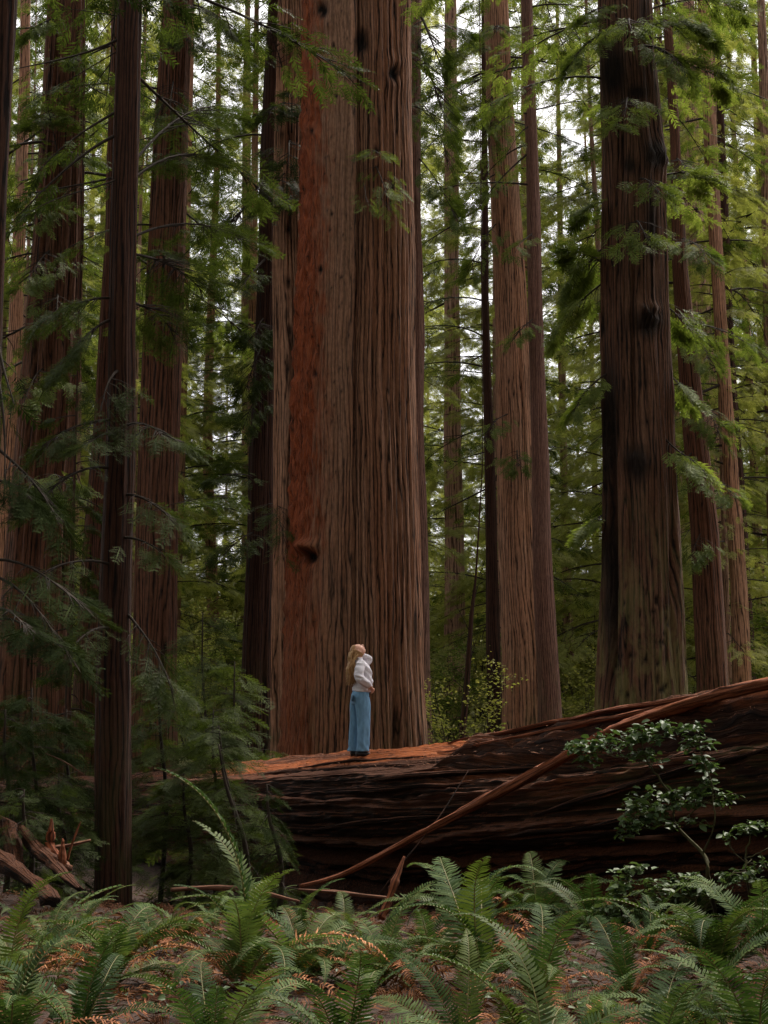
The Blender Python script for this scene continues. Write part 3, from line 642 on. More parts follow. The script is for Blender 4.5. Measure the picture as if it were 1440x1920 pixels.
    T('d5', 'sapling_trunk', 'crooked dark dead sapling with twiggy stubs between the giant and the black thin trunk', 'dead tree', 41,
      [(892, 1085, 5), (884, 1150, 9), (877, 1250, 11), (866, 1380, 13)], 'bark_dark', 'needle_dark', (.03, 5), 20, 6.8, None, seed=36,
      extra=[(1120, 900, 1090, 41, .3, 0, dict(r0=.03)), (1180, 850, 1130, 41, .3, 0, dict(r0=.02)), (1240, 900, 1180, 40.8, .3, 0, dict(r0=.02)), (1290, 840, 1270, 41, .3, 0, dict(r0=.02)), (1300, 895, 1290, 41, .3, 0, dict(r0=.02))])

# ------------------------------------------------------------------ background redwoods: six models, copied
def bg_model(k):
    rng = np.random.RandomState(500 + k); H = [46, 50, 42, 48, 40, 52][k]; r = [.22, .34, .2, .3, .17, .36][k]
    zs = np.linspace(-1, H, 26); th = np.linspace(0, 2 * np.pi, 30, endpoint=False)
    rr = r * (1 - .93 * np.clip(zs / H, 0, 1)) + .12 * r * np.exp(-np.maximum(zs, 0))
    ox = .5 * vn(zs * .06, k, 0, 3)
    G = np.stack([ox[:, None] + rr[:, None] * (1 + .08 * vn(np.cos(th) * 3, np.sin(th) * 3, 0, k))[None] * np.cos(th)[None], rr[:, None] * np.sin(th)[None] * (1 + 0 * zs[:, None]), np.repeat(zs[:, None], 30, 1)], -1)
    uv = np.stack([np.broadcast_to(th[None] * r, G.shape[:2]), np.broadcast_to(zs[:, None], G.shape[:2])], -1)
    mb = MB(); mb.grid(G, uv); moss = np.clip(1 - G[..., 2] / 5, 0, 1).ravel()
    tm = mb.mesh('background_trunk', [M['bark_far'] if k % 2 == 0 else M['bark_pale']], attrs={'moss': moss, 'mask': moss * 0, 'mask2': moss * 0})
    mb = MB(); z0 = [2, 5, 1.5, 3, 1, 6][k]; nb = [100, 95, 100, 95, 100, 90][k]
    for j in range(nb):
        z = z0 + (H - z0) * ((j + rng.rand()) / nb) ** 1.05
        if k in (0, 2, 4) and z > 25 and rng.rand() < .2: continue
        a = rng.rand() * 2 * np.pi; l = (1.5 + 4.8 * (1 - z / H) ** .7) * rng.uniform(.55, 1.15)
        p0 = np.array([np.interp(z, zs, ox), 0, z]); p1 = p0 + np.array([math.cos(a) * l, math.sin(a) * l, -l * rng.uniform(-.05, .45)])
        bough(mb, p0, p1, rng, l * .42, int(12 + 16 * l), .64, SPR, .1, .03 + .01 * l, .1, True, twigs=.05, tn=3)
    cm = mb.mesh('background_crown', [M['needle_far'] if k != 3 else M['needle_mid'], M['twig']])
    return tm, cm, H

GAPS = [(-9999, 60, 'beyond the far left edge of the grove'), (60, 260, 'behind the pleated redwood at left'), (260, 400, 'behind the dusky fluted redwood'), (400, 520, 'filling the gap left of the fused central trunks'),
        (520, 780, 'hidden mostly behind the central giant'), (780, 900, 'in the gap right of the central giant'), (900, 1030, 'behind the leaning redwood'), (1030, 1130, 'in the bright gap left of the massive mossy trunk'),
        (1130, 1280, 'behind the massive mossy trunk'), (1280, 1400, 'behind the bowed and slender trunks at right'), (1400, 99999, 'beyond the right edge of the grove')]
GM = []
def build_background():
    models = [bg_model(k) for k in range(6)]; GM[:] = models; rng = np.random.RandomState(21); placed = []
    rowsY = [(52, 7), (60, 10), (70, 13), (82, 13), (96, 13), (112, 12), (130, 14), (150, 15)]
    for Y0, n in rowsY:
        half = .27 * Y0 + 3
        for j in range(n):
            x = -half + 2 * half * (j + .5 + rng.uniform(-.42, .42)) / n; Y = Y0 + rng.uniform(-4, 4)
            px = 720 + FPX * x / Y
            if (Y0 < 78 and 330 < px < 440) or (Y0 < 100 and (1020 < px < 1130 or 805 < px < 935)): continue
            k = rng.randint(6); s = rng.uniform(.8, 1.15)
            if Y0 < 62: k = [0, 2, 4][rng.randint(3)]; s *= .7
            tm, cm, H = models[k]
            txt = [t for a, b, t in GAPS if a <= px < b][0]
            tier = 'nearer' if Y0 < 70 else ('mid-distance' if Y0 < 105 else 'distant')
            root = empty('background_redwood', (x, Y, float(gz(x, Y)) - .2), rng.rand() * 6.28); root.scale = (s, s, s * rng.uniform(.9, 1.1))
            root.rotation_euler[0] = rng.uniform(-.015, .015)
            tag(root, f'{tier} feathery green redwood {txt}', 'tree', f'{tier} redwoods {txt}')
            obj('trunk', tm, root); obj('crown', cm, root)

def build_grove_behind():
    """the forest goes on round the clearing, unseen; added to shade the foreground"""
    models = GM; rng = np.random.RandomState(5)
    for k, (x, y) in enumerate([(-13, 6), (13, 7), (-9, -7), (9, -8), (0, -13), (-17, -6), (17, -5), (-15, 17), (15.5, 18), (-5, -19), (6, -21), (-22, 9), (22, 11), (-14, -17), (14, -18), (-21, 25), (22, 27), (0, -30)]):
        tm, cm, H = models[[0, 2, 3, 4, 1][k % 5]]
        root = empty('grove_redwood', (x, y, float(gz(x, y)) - .2), rng.rand() * 6.28); s = rng.uniform(.8, 1.0); root.scale = (s * 1.25, s * 1.25, s)
        tag(root, 'tall redwood of the surrounding grove, standing outside the picture', 'tree', 'redwoods standing outside the picture')
        obj('trunk', tm, root); obj('crown', cm, root)

# ------------------------------------------------------------------ leafy shrubs
def leaf_cloud(mb, pos, size, rng, m=0, wid=.32, tilt=.5, fold=.12):
    n = len(pos); a = rng.rand(n) * 2 * np.pi
    xd = np.stack([np.cos(a), np.sin(a), rng.randn(n) * .3 - .1], -1); up = np.array([0, 0, 1.0]) + rng.randn(n, 3) * tilt
    V = np.array([[0, 0, 0], [.3, wid * .9, fold], [.72, wid * .75, fold * .8], [1, 0, -.05], [.72, -wid * .75, fold * .8], [.3, -wid * .9, fold], [.5, 0, 0]])
    Q = np.array([[0, 6, 2, 1], [6, 3, 2, 2], [0, 5, 4, 6], [6, 4, 3, 3]])
    T = np.array([[0, 6, 1], [1, 6, 2], [2, 6, 3], [3, 6, 4], [4, 6, 5], [5, 6, 0]])
    xd /= np.linalg.norm(xd, axis=1, keepdims=True); yd = np.cross(up, xd); yd /= np.linalg.norm(yd, axis=1, keepdims=True); zd = np.cross(xd, yd)
    sc = size * rng.uniform(.6, 1.25, n); B = np.stack([xd, yd, zd], 1) * sc[:, None, None]
    P = np.einsum('vk,nkj->nvj', V, B) + pos[:, None]
    mb.raw(P.reshape(-1, 3), None, (T[None] + (np.arange(n) * 7)[:, None, None]).reshape(-1, 3), m)

def under_model(k, leafm, twigm, H=4.5, nleaf=3600, size=.115):
    rng = np.random.RandomState(900 + k); mb = MB()
    for s in range(7):
        a = rng.rand() * 6.28; top = np.array([math.cos(a) * H * .3, math.sin(a) * H * .3, H * rng.uniform(.6, 1.05)])
        P = spline([(0, 0, -.2), top * .35 + rng.randn(3) * .12, top * .7 + rng.randn(3) * .15, top], 9); mb.tube(P, np.linspace(.035, .008, 9), 4, 1, ends=False)
        for b in range(11):
            i = rng.randint(2, 9); q = P[i]; a2 = rng.rand() * 6.28; l = rng.uniform(.4, 1.3) * H / 4.5
            e = q + np.array([math.cos(a2) * l, math.sin(a2) * l, rng.uniform(-.2, .6) * l]); mb.tube([q, (q + e) / 2 + rng.randn(3) * .05, e], [.012, .008, .004], 3, 1, ends=False)
            nn = nleaf // 77; t = rng.rand(nn)[:, None] ** .6
            leaf_cloud(mb, q + (e - q) * t + rng.randn(nn, 3) * .13 * H / 4.5, size, rng)
    return mb.mesh('understory', [leafm, twigm])

def shrub_from_photo(name, label, cat, base, Y, stems, clusters, leaf=.1, seed=1, mat='huckle', wood='twig_moss', dead=0, tilt=.45):
    rng = np.random.RandomState(seed); mb = MB(); b = ground_at(*base) if not isinstance(base, Vector) else base
    root = empty(name, b); tag(root, label, cat)
    ws = []
    for st in stems:
        pts = [tuple(at(px, py, Y + dy)) for px, py, dy, r in st]; rr = [r for *_, r in st]
        if st is stems[0]: pts = [(b.x, b.y, b.z - .1)] + pts; rr = [rr[0] * 1.2] + rr
        n = 4 * len(pts); P = spline(pts, n); P += rng.randn(n, 3) * .006; rad = np.interp(np.linspace(0, 1, n), np.linspace(0, 1, len(rr)), rr); mb.tube(P, rad, 5, 0, ends=True); ws.append(P)
    W = np.concatenate(ws); me = mb.mesh(name + '_stems', [M[wood]]); o = obj('stem', me, root); o.matrix_parent_inverse = Matrix.Translation(-root.location)
    mb = MB()
    for cx, cy, rx, ry, n in clusters:
        c = np.array(at(cx, cy, Y)); s = Y / FPX
        nt_ = max(2, n // 6)
        for k in range(nt_):
            e = c + np.array([rng.uniform(-1, 1) * rx * s, rng.uniform(-1, 1) * rx * s * .8, rng.uniform(-1, 1) * ry * s])
            q = W[np.argmin(((W - e) ** 2).sum(1))]; mb2 = (q + e) / 2 + rng.randn(3) * .03
            d = np.linalg.norm(q - e)
            if d < 1.2: mb.tube([q, mb2, e], [.006, .004, .002], 3, 1, ends=False)
            m = 9; t = np.linspace(.45, 1.02, m)[:, None]; dd = (e - q) / (d + 1e-6) * min(d, .45)
            leaf_cloud(mb, e - dd * (1 - t) + rng.randn(m, 3) * [.035, .035, .015], leaf, rng, tilt=tilt, m=0)
    o = obj('leaves', mb.mesh(name + '_leaves', [M[mat], M[wood]]), root); o.matrix_parent_inverse = Matrix.Translation(-root.location)
    return root

def sapling(name, label, Y, px, base_py, top_py, nb, Lb, dens, seed, scale=.3, leaf='needle_near', templ=SPRF, droop=.5, lean=0, wood='twig', gb=None, bare=.1):
    """small understory conifer: thin stem, drooping flat sprays"""
    rng = np.random.RandomState(seed); t = at(px + lean, top_py, Y); b = at(px, base_py, Y); g = Vector((b.x, Y, float(gz(b.x, Y))))
    root = empty(name, g); tag(root, label, 'sapling', gb)
    P = spline([(g.x, g.y, g.z - .2), tuple(g.lerp(t, .4) + Vector((.1, 0, 0))), tuple(g.lerp(t, .75)), tuple(t)], 14)
    tm = MB(); tm.tube(P, np.linspace(.045, .01, 14), 6, 0); o = obj('trunk', tm.mesh(name + '_trunk', [M[wood]]), root); o.matrix_parent_inverse = Matrix.Translation(-g)
    mb = MB()
    for k in range(nb):
        f = bare + (1 - bare) * (k + rng.rand()) / nb; p0 = np.array([np.interp(f, np.linspace(0, 1, 14), P[:, i]) for i in range(3)])
        a = rng.rand() * 6.28; l = Lb * rng.uniform(.6, 1.1) * (1.1 - .8 * f)
        bough(mb, p0, p0 + np.array([math.cos(a) * l, math.sin(a) * l, -l * rng.uniform(-.1, droop)]), rng, l * .4, int(dens * l) + 2, scale, templ, .1, .012, .15, True, twigs=.5, tn=3)
    o = obj('crown', mb.mesh(name + '_crown', [M[leaf], M[wood]]), root); o.matrix_parent_inverse = Matrix.Translation(-g)
    return root
# ------------------------------------------------------------------ the fallen giant
def log_axis(X):
    Y = 25.1 - 1.33 * (X + .3)
    zt = np.interp(X, [-14, -9, -6, -3, -.3, 1, 2.6, 4.5, 8, 10], [1.3, 1.42, 1.6, 1.9, 2.2, 2.30, 2.50, 2.86, 3.45, 3.8])
    r = np.interp(X, [-14, -9, -6, -3, -.3, 4.5, 10], [.45, .5, .68, .92, 1.13, 1.18, 1.25])
    return Y, zt, r

def build_log():
    nx, nt_ = 760, 330
    X = np.linspace(-14, 9.5, nx); Yc, zt, r = log_axis(X); zc = zt - r
    tv = np.array([1.33, -1.0]); tv = np.array([1, -1.33]) / math.hypot(1, 1.33)       # along the log, towards the camera
    nrm = np.array([-1.33, -1.0]) / math.hypot(1, 1.33)                                # towards the camera side
    th = np.linspace(-.75 * np.pi, 1.25 * np.pi, nt_, endpoint=False)                   # 0 = camera side, pi/2 = top
    U = (X * 1.66)[:, None]; TH = th[None]
    v = TH / (np.pi / 2)                                                               # 1 top, 0 side, -1 bottom
    side = np.clip((1.05 - v) * 3, 0, 1) * np.clip((v + 1.2) * 2, 0, 1)
    warp = .35 * vn(U * .16, v * 1.5, 0, 2) + .16 * vn(U * .5, v * 4, 0, 3) + .06 * vn(U * 1.6, v * 9, 0, 5)
    k = v * 3.1 + warp + U * .035
    fr = k - np.floor(k)
    ledge = np.clip(fr, 0, 1) ** 1.3 - np.clip((fr - .90) / .1, 0, 1)                    # juts out, then drops back in under itself
    amp = .13 + .10 * vn(U * .22, np.floor(k) * 3.3, 0, 6)
    k2 = v * 11 + 2.2 * warp + .5 * vn(U * .7, v * 6, 0, 8) + U * .06; f2 = k2 - np.floor(k2)
    led2 = f2 - np.clip((f2 - .85) / .15, 0, 1)
    gr = 1 - 2 * np.abs(vn(U * .55, v * 34, 0, 9)); gr2 = 1 - 2 * np.abs(vn(U * 1.8, v * 80, 0, 10))
    d = side * (-amp + amp * 2 * ledge) + side * .055 * (led2 - .5) + .035 * gr + .02 * gr2 + .05 * np.clip(fbm(U * 1.5, v * 12, 0, 4, 22) , -1, .3) + .012 * vn(U * 9, v * 90, 0, 24) + side * .035 * (np.abs(vn(U * 3.2, v * 46, 0, 26)) - .3) + side * .03 * np.clip(vn(U * 5, v * 24, 0, 27), 0, 1) + .05 * fbm(U * .6, v * 2.5, 0, 3, 12)
    right = np.clip((X[:, None] - 1.0) / 2.0, 0, 1)
    cav = np.exp(-((v - .56 + .08 * vn(U * .3, 0, 0, 13)) / .13) ** 2) * right + .8 * np.exp(-((v + .35) / .2) ** 2)
    d = d - .46 * cav
    crest = np.exp(-((v - .80) / .10) ** 2) * right * .10 + np.exp(-((v - 1.05) / .1) ** 2) * right * .1
    d = d + crest
    flat = np.clip(1 - right * 1.2, 0, 1) * np.exp(-((v - 1.0) / .5) ** 2) * (.07 * fbm(U * 1.2, v * 6, 0, 3, 14))
    rr = r[:, None] + d * np.minimum(1, r[:, None]) + flat
    a = np.cos(TH) * rr; z = zc[:, None] + np.sin(TH) * rr
    # broken flat top on the left half
    lim = zt[:, None] + .04 + .035 * fbm(U * 1.1, v * 7, 0, 3, 15) - .38 * np.clip(a + .30, 0, 1.3) ** 1.0; fl = np.clip((1.45 - X[:, None]) / .25, 0, 1)
    z = np.where((z > lim) & (fl > 0), lim * fl + z * (1 - fl) + .04 * (z - lim) * fl, z)
    P = np.stack([X[:, None] + nrm[0] * a, Yc[:, None] + nrm[1] * a, z], -1)
    uv = np.stack([TH * 1.1 + 0 * U, U * 1.0 + 0 * TH], -1)
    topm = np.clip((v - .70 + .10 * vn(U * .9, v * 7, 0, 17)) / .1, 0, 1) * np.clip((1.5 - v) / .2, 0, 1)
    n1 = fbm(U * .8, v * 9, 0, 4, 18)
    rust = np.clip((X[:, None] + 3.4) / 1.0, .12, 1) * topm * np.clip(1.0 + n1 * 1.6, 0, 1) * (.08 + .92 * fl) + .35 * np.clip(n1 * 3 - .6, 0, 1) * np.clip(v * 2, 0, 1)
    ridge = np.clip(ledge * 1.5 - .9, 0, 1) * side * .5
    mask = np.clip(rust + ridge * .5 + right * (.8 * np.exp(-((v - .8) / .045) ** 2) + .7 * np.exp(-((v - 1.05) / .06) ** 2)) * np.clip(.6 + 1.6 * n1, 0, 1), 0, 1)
    moss = np.clip((X[:, None] - 2.2) / 1.5, 0, 1) * np.clip((v + .2) * 3, 0, 1) * np.clip((.62 - v) * 5, 0, 1) + 0 * mask
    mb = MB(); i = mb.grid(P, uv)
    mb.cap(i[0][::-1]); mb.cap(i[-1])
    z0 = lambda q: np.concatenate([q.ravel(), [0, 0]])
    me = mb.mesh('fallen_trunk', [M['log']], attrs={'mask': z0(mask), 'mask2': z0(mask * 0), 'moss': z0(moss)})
    root = empty('fallen_log', (-.3, 25.1, 0)); tag(root, 'enormous fallen redwood log with an orange crumbling top and dark split side', 'log')
    o = obj('trunk', me, root); o.matrix_parent_inverse = Matrix.Translation(-root.location)
    LOG['P'] = P; LOG['th'] = th; LOG['X'] = X
    # long bark strips lying along the crest and side of the log
    def strip(pts, w, seed, mat='redwood_splinter', h=.5, n=90, name='bark_strip'):
        """pts: (px, py) of the strip; laid on the camera side surface of the log"""
        Q = spline([(*at_log(px, py), ww) for px, py, ww in pts], n); rng = np.random.RandomState(seed)
        Q[:, :3] += np.stack([vn(np.arange(n) * .15, 0, 0, seed), vn(np.arange(n) * .15, 5, 0, seed), vn(np.arange(n) * .15, 9, 0, seed)], -1) * .012
        G, uvv = tube_grid(Q[:, :3], Q[:, 3] * w, 26, h); c = G.mean(1, keepdims=True); uu = np.arange(n)[:, None] * .08; aa = np.arange(26)[None] * 1.1
        G = c + (G - c) * (1 + .38 * vn(uu * .5, aa, 0, seed) + .2 * vn(uu * 3, aa * 2, 0, seed + 1))[..., None]
        m = MB(); ii = m.grid(G, uvv); m.cap(ii[0][::-1]); m.cap(ii[-1])
        oo = obj(name, m.mesh(name, [M[mat]], attrs={'mask': np.zeros(m.n), 'mask2': np.zeros(m.n), 'moss': np.zeros(m.n)}), root); oo.matrix_parent_inverse = Matrix.Translation(-root.location); return oo
    strip([(820, 1412, .2), (900, 1398, .7), (1000, 1378, 1), (1120, 1352, 1.1), (1220, 1330, 1), (1330, 1306, .8)], .06, 1)
    strip([(840, 1392, .3), (930, 1376, .8), (1050, 1352, 1), (1160, 1330, 1.1), (1260, 1313, .8), (1330, 1300, .5)], .055, 2)
    strip([(1060, 1405, .2), (1130, 1378, .8), (1210, 1345, 1.2), (1300, 1312, 1.3), (1400, 1289, 1.3), (1500, 1272, 1.2)], .075, 3)
    strip([(1170, 1372, .2), (1260, 1338, 1), (1350, 1310, 1.1), (1470, 1288, 1)], .04, 4)
    for j, (a, b, c, d_, w, mt) in enumerate([(470, 1500, 880, 1470, .05, 'log'), (590, 1555, 830, 1530, .045, 'log'), (1090, 1552, 1440, 1500, .05, 'log'), (1150, 1480, 1440, 1405, .05, 'log'), (1000, 1530, 1300, 1440, .05, 'log'), (1160, 1570, 1440, 1585, .05, 'dead_wood'),
                                               (560, 1440, 800, 1418, .03, 'log'), (1220, 1440, 1440, 1372, .05, 'log'), (900, 1575, 1180, 1545, .04, 'log'), (640, 1470, 1010, 1440, .045, 'log')]):
        strip([(a, b, .3), (a * .67 + c * .33, b * .67 + d_ * .33 - 4, 1), (a * .33 + c * .67, b * .33 + d_ * .67 - 2, 1), (c, d_, .3)], w, 10 + j, mt, .7, 60, 'wood_ridge')

LOG = {}
def at_log(px, py):
    """the point of the log's camera side lying behind a photo pixel"""
    P = LOG['P'][:, 40:].reshape(-1, 3)
    if 'pp' not in LOG:
        x, y = proj(P); LOG['pp'] = (x, y, P)
    x, y, P = LOG['pp']
    d = (x - px) ** 2 + (y - py) ** 2 + 4 * P[:, 1] ; i = int(np.argmin(d + np.where(P[:, 1] > 30, 1e4, 0)))
    q = P[i]; c = at(px, py, q[1] - .04)
    return (c.x, c.y, c.z)

def limb(name, label, cat, pts, mat, n=60, seg=12, seed=1, rough=.2, group=None):
    """pts: (px, py, Y, r)"""
    Q = spline([(*at(px, py, Y), r) for px, py, Y, r in pts], n)
    G, uv = tube_grid(Q[:, :3], Q[:, 3], seg, .75); c = G.mean(1, keepdims=True); uu = np.arange(n)[:, None] * .12; aa = np.arange(seg)[None] * 1.3
    G = c + (G - c) * (1 + rough * vn(uu, aa, 0, seed) + rough * .6 * vn(uu * 4, aa * 2, 0, seed + 3))[..., None]
    m = MB(); ii = m.grid(G, uv); m.cap(ii[0][::-1]); m.cap(ii[-1]); z = np.zeros(m.n)
    org = Vector(Q[0, :3]); me = m.mesh(name, [M[mat]], attrs={'mask': z, 'mask2': z, 'moss': z}); me.transform(Matrix.Translation(-org))
    o = obj(name, me, None, org); return tag(o, label, cat, group)

def build_debris():
    limb('leaning_splinter', 'long reddish splintered branch leaning diagonally across the log face', 'branch',
         [(562, 1662, 20.8, .03), (640, 1640, 21.0, .04), (740, 1590, 21.0, .05), (830, 1542, 20.8, .06), (910, 1500, 20.5, .07), (1000, 1452, 20.1, .075), (1080, 1408, 19.7, .07), (1150, 1368, 19.2, .075), (1230, 1337, 18.9, .08), (1330, 1307, 18.5, .085), (1440, 1282, 18, .08), (1520, 1266, 17.7, .06)], 'redwood_splinter', 120, 18, 5, .35)
    limb('thin_branch', 'thin dark branch leaning on the log below the orange patch', 'branch', [(700, 1690, 20.6, .014), (760, 1612, 20.7, .012), (826, 1528, 21, .010), (878, 1445, 21.4, .006)], 'bark_dark', 40, 7, 6)
    limb('broken_stake', 'short splintered orange-brown stake at the right foot of the log, beside the ferns', 'broken branch', [(714, 1722, 17.2, .05), (728, 1690, 17.3, .055), (742, 1650, 17.4, .045), (758, 1606, 17.5, .015)], 'redwood_splinter', 40, 10, 7, .4)
    limb('ground_branch', 'reddish branch lying on the ground under the log', 'branch', [(560, 1668, 19.5, .02), (620, 1672, 19.3, .03), (690, 1680, 19, .03), (790, 1690, 18.6, .02)], 'dead_wood', 40, 8, 8)
    limb('ground_branch', 'dark branch lying among the ferns left of centre at the foot of the log', 'branch', [(320, 1668, 19.5, .03), (400, 1664, 19.6, .04), (480, 1672, 19.4, .04), (560, 1690, 19, .02)], 'dead_wood', 40, 8, 9)
    # broken stump with upright splinters at left
    b = ground_at(110, 1640)
    root = empty('broken_stump', b); tag(root, 'broken reddish stump with upright splinters left of the slim dark trunk', 'stump')
    def sp(pts, mat='redwood_splinter', s=1, r=.35, nm='splinter'):
        Q = spline([(*at(px, py, Y), rr) for px, py, Y, rr in pts], 40); G, uv = tube_grid(Q[:, :3], Q[:, 3], 12, .6); c = G.mean(1, keepdims=True)
        uu = np.arange(40)[:, None] * .1; aa = np.arange(12)[None] * 1.3; G = c + (G - c) * (1 + r * vn(uu, aa, 0, s) + r * vn(uu * 4, aa * 2, 0, s + 1))[..., None]
        m = MB(); ii = m.grid(G, uv); m.cap(ii[0][::-1]); m.cap(ii[-1]); z = np.zeros(m.n)
        o = obj(nm, m.mesh(nm, [M[mat]], attrs={'mask': z, 'mask2': z, 'moss': z}), root); o.matrix_parent_inverse = Matrix.Translation(-Vector(b))
    sp([(97, 1535, 18.6, .015), (96, 1560, 18.6, .05), (95, 1585, 18.6, .05), (106, 1604, 18.5, .04), (118, 1614, 18.4, .03)], s=2)
    sp([(116, 1640, 18.2, .07), (117, 1610, 18.2, .07), (118, 1580, 18.2, .03), (117, 1572, 18.2, .01)], s=4)
    sp([(126, 1612, 18.2, .02), (136, 1580, 18.2, .02), (147, 1550, 18.2, .015), (152, 1540, 18.2, .006)], s=6)
    sp([(66, 1590, 18.7, .03), (110, 1588, 18.7, .035), (170, 1575, 18.8, .02)], 'dead_wood', 8)
    sp([(78, 1606, 18.4, .06), (100, 1614, 18.3, .08), (130, 1628, 18.2, .06)], 'dead_wood', 9)
    sp([(40, 1555, 18.9, .07), (70, 1590, 18.6, .10), (95, 1615, 18.2, .09), (120, 1640, 17.8, .07), (150, 1668, 17.4, .04)], 'log', 10, .3, 'root')
    sp([(-60, 1580, 18.6, .13), (-10, 1605, 18.4, .14), (30, 1630, 18.0, .12), (70, 1660, 17.6, .09), (100, 1690, 17.2, .1)], 'log', 11, .35, 'root')
    sp([(-80, 1520, 19, .12), (0, 1540, 19.2, .12), (20, 1570, 19, .1), (30, 1620, 18.5, .08)], 'log', 12, .3, 'root')
    for k, (pts, l) in enumerate([([(20, 1460, 25, .02), (60, 1420, 25, .02), (90, 1395, 25, .012)], 'slanting dead stick among the shrubs at far left'), ([(85, 1412, 20, .008), (120, 1428, 20, .012), (158, 1452, 20, .01)], 'pale thin bare twig left of the slim dark trunk'),
                              ]):
        limb('dead_stick', l, 'branch', pts, 'dead_wood', 20, 6, 20 + k)

# ------------------------------------------------------------------ ferns
def frond_mesh(k, rng, dead=False):
    L = [1.0, 1.15, .9, 1.3, 1.05, 1.2, .95, 1.1][k % 8]
    e0 = R([58, 64, 46, 72, 52, 60, 42, 68][k % 8]); e1 = R([-45, -25, -55, -10, -70, -35, -45, -75][k % 8])
    if dead: e0 = R([66, 48, 72, 38][k % 4]); e1 = R([-100, -70, -150, -80][k % 4]); L *= .85
    n = 46; t = np.linspace(0, 1, n + 1)
    el = e0 + (e1 - e0) * t ** 1.5; az = rng.uniform(-.25, .25) * t ** 2
    dx = np.stack([np.cos(el) * np.cos(az), np.cos(el) * np.sin(az), np.sin(el)], -1) * L / n
    P = np.concatenate([[[0, 0, 0]], np.cumsum(dx, 0)])[:n + 1]
    mb = MB(); mb.tube(P, .0075 * (1 - .8 * t), 4, 1, ends=False)
    V = []; Tt = []
    twist = rng.uniform(-.3, .3)
    for i in range(5, n):
        s = i / n; T = dx[i] / np.linalg.norm(dx[i]); Sd = np.cross([0, 0, 1.0], T); Sd /= np.linalg.norm(Sd) + 1e-9; Nn = np.cross(T, Sd)
        env = min(1, (s - .06) / .16) ** .7 * (1 - max(0, (s - .42) / .6) ** 1.25); ln = .125 * L * max(env, .05)
        if dead: ln *= rng.uniform(.3, .9)
        for side in (-1, 1):
            if rng.rand() < (.15 if dead else .015): continue
            a = twist * s + rng.uniform(-.12, .12); S2 = Sd * math.cos(a) + Nn * math.sin(a)
            curl = rng.uniform(-1.2, .8) if dead else rng.uniform(-.28, .12); l = ln * rng.uniform(.88, 1.08)
            d = S2 * side * .97 + T * (.22 + .3 * s) + Nn * (.18 + (0 if not dead else rng.uniform(-.5, .3)))
            d /= np.linalg.norm(d); w = T * L / n * .42 * (1 if not dead else .6)
            b = P[i]; m1 = b + d * l * .35 + Nn * .008; m2 = b + d * l * .72 + Nn * curl * l * .14; tip = b + d * l + Nn * curl * l * .42 + T * l * .06
            q = len(V); V += [b - w * .55, b + w * .7, m1 - w * .95, m1 + w * 1.0, m2 - w * .7, m2 + w * .72, tip]
            fl = [(0, 2, 3), (0, 3, 1), (2, 4, 5), (2, 5, 3), (4, 6, 5)]
            if side < 0: fl = [f[::-1] for f in fl]
            Tt += [[q + j for j in f] for f in fl]
    mb.raw(np.array(V), None, np.array(Tt), 0)
    return mb

FERNS = [  # px, py of the crown on the ground, size, number of fronds, dead fronds, label
    (215, 1850, 1.0, 17, 2, 'large upright sword fern below the slim dark trunk'),
    (452, 1860, 1.2, 14, 3, 'sword fern with one very tall thin frond rising in front of the dark sapling'),
    (890, 1755, 1.15, 20, 2, 'bushy sword fern arching against the dark log just right of the stake'),
    (1010, 1740, 1.1, 18, 2, 'big sword fern with red-brown tips at the middle of the log foot'),
    (1110, 1760, 1.0, 14, 1, 'sword fern between the two big ferns and the broad-leaved plants'),
    (1345, 1850, 1.08, 18, 1, 'very large sword fern with long spreading fronds at right'),
    (1430, 1790, 1.1, 14, 1, 'sword fern cut by the right edge below the log'),
    (905, 1860, 1.05, 14, 2, 'sword fern with a single bright upright frond in front of the bushy one'),
    (1010, 1905, .95, 13, 2, 'low green sword fern in the lower right centre'),
    (720, 1850, .9, 13, 3, 'half withered sword fern on the bare patch at centre'),
    (640, 1800, .8, 11, 3, 'small sword fern at centre, on red-brown litter'),
    (565, 1850, 1.0, 15, 2, 'pale sword fern right of the very tall frond'),
    (500, 1730, .65, 9, 2, 'small sword fern by the hanging sapling, at the log foot'),
    (560, 1770, .7, 9, 3, 'small sword fern with a pinkish dry frond, near the log foot'),
    (345, 1770, .75, 12, 5, 'withering sword fern with drooping rust fronds left of centre'),
    (190, 1700, .5, 9, 1, 'small dark sword fern growing at the foot of the slim trunk'),
    (285, 1790, .85, 12, 3, 'sword fern just right of the large upright one'),
    (90, 1800, .75, 14, 3, 'sword fern near the left edge with dry orange tips'),
    (20, 1860, .95, 14, 2, 'dark sword fern cut by the left edge'),
    (150, 1780, .65, 11, 3, 'sword fern in front of the broken stump'),
    (40, 1745, .55, 9, 3, 'small sword fern below the root mound at far left'),
    (1215, 1800, .85, 12, 1, 'sword fern in the shade among the broad-leaved plants'),
    (1290, 1740, .8, 11, 1, 'sword fern under the leafy shrub'),
    (1180, 1880, .85, 11, 2, 'dark sword fern in the hollow at lower right'),
    (810, 1800, .8, 12, 3, 'sword fern leaning over the bare patch right of centre'),
    (1370, 1730, .7, 9, 0, 'small sword fern between the shrub and the right edge'),
    (640, 1745, .5, 6, 0, 'tiny bright green fern standing alone against the black log'),
    (400, 1740, .7, 9, 2, 'small dark fern at the foot of the dark sapling')]
FRONT = [(15, 2010, 1.1), (150, 1975, .95), (400, 2020, 1.0), (640, 2030, .95), (870, 2010, 1.0), (1010, 2050, 1.0), (1110, 1980, .85), (1230, 2030, .95), (1330, 1975, .9), (1430, 2010, 1.1)]
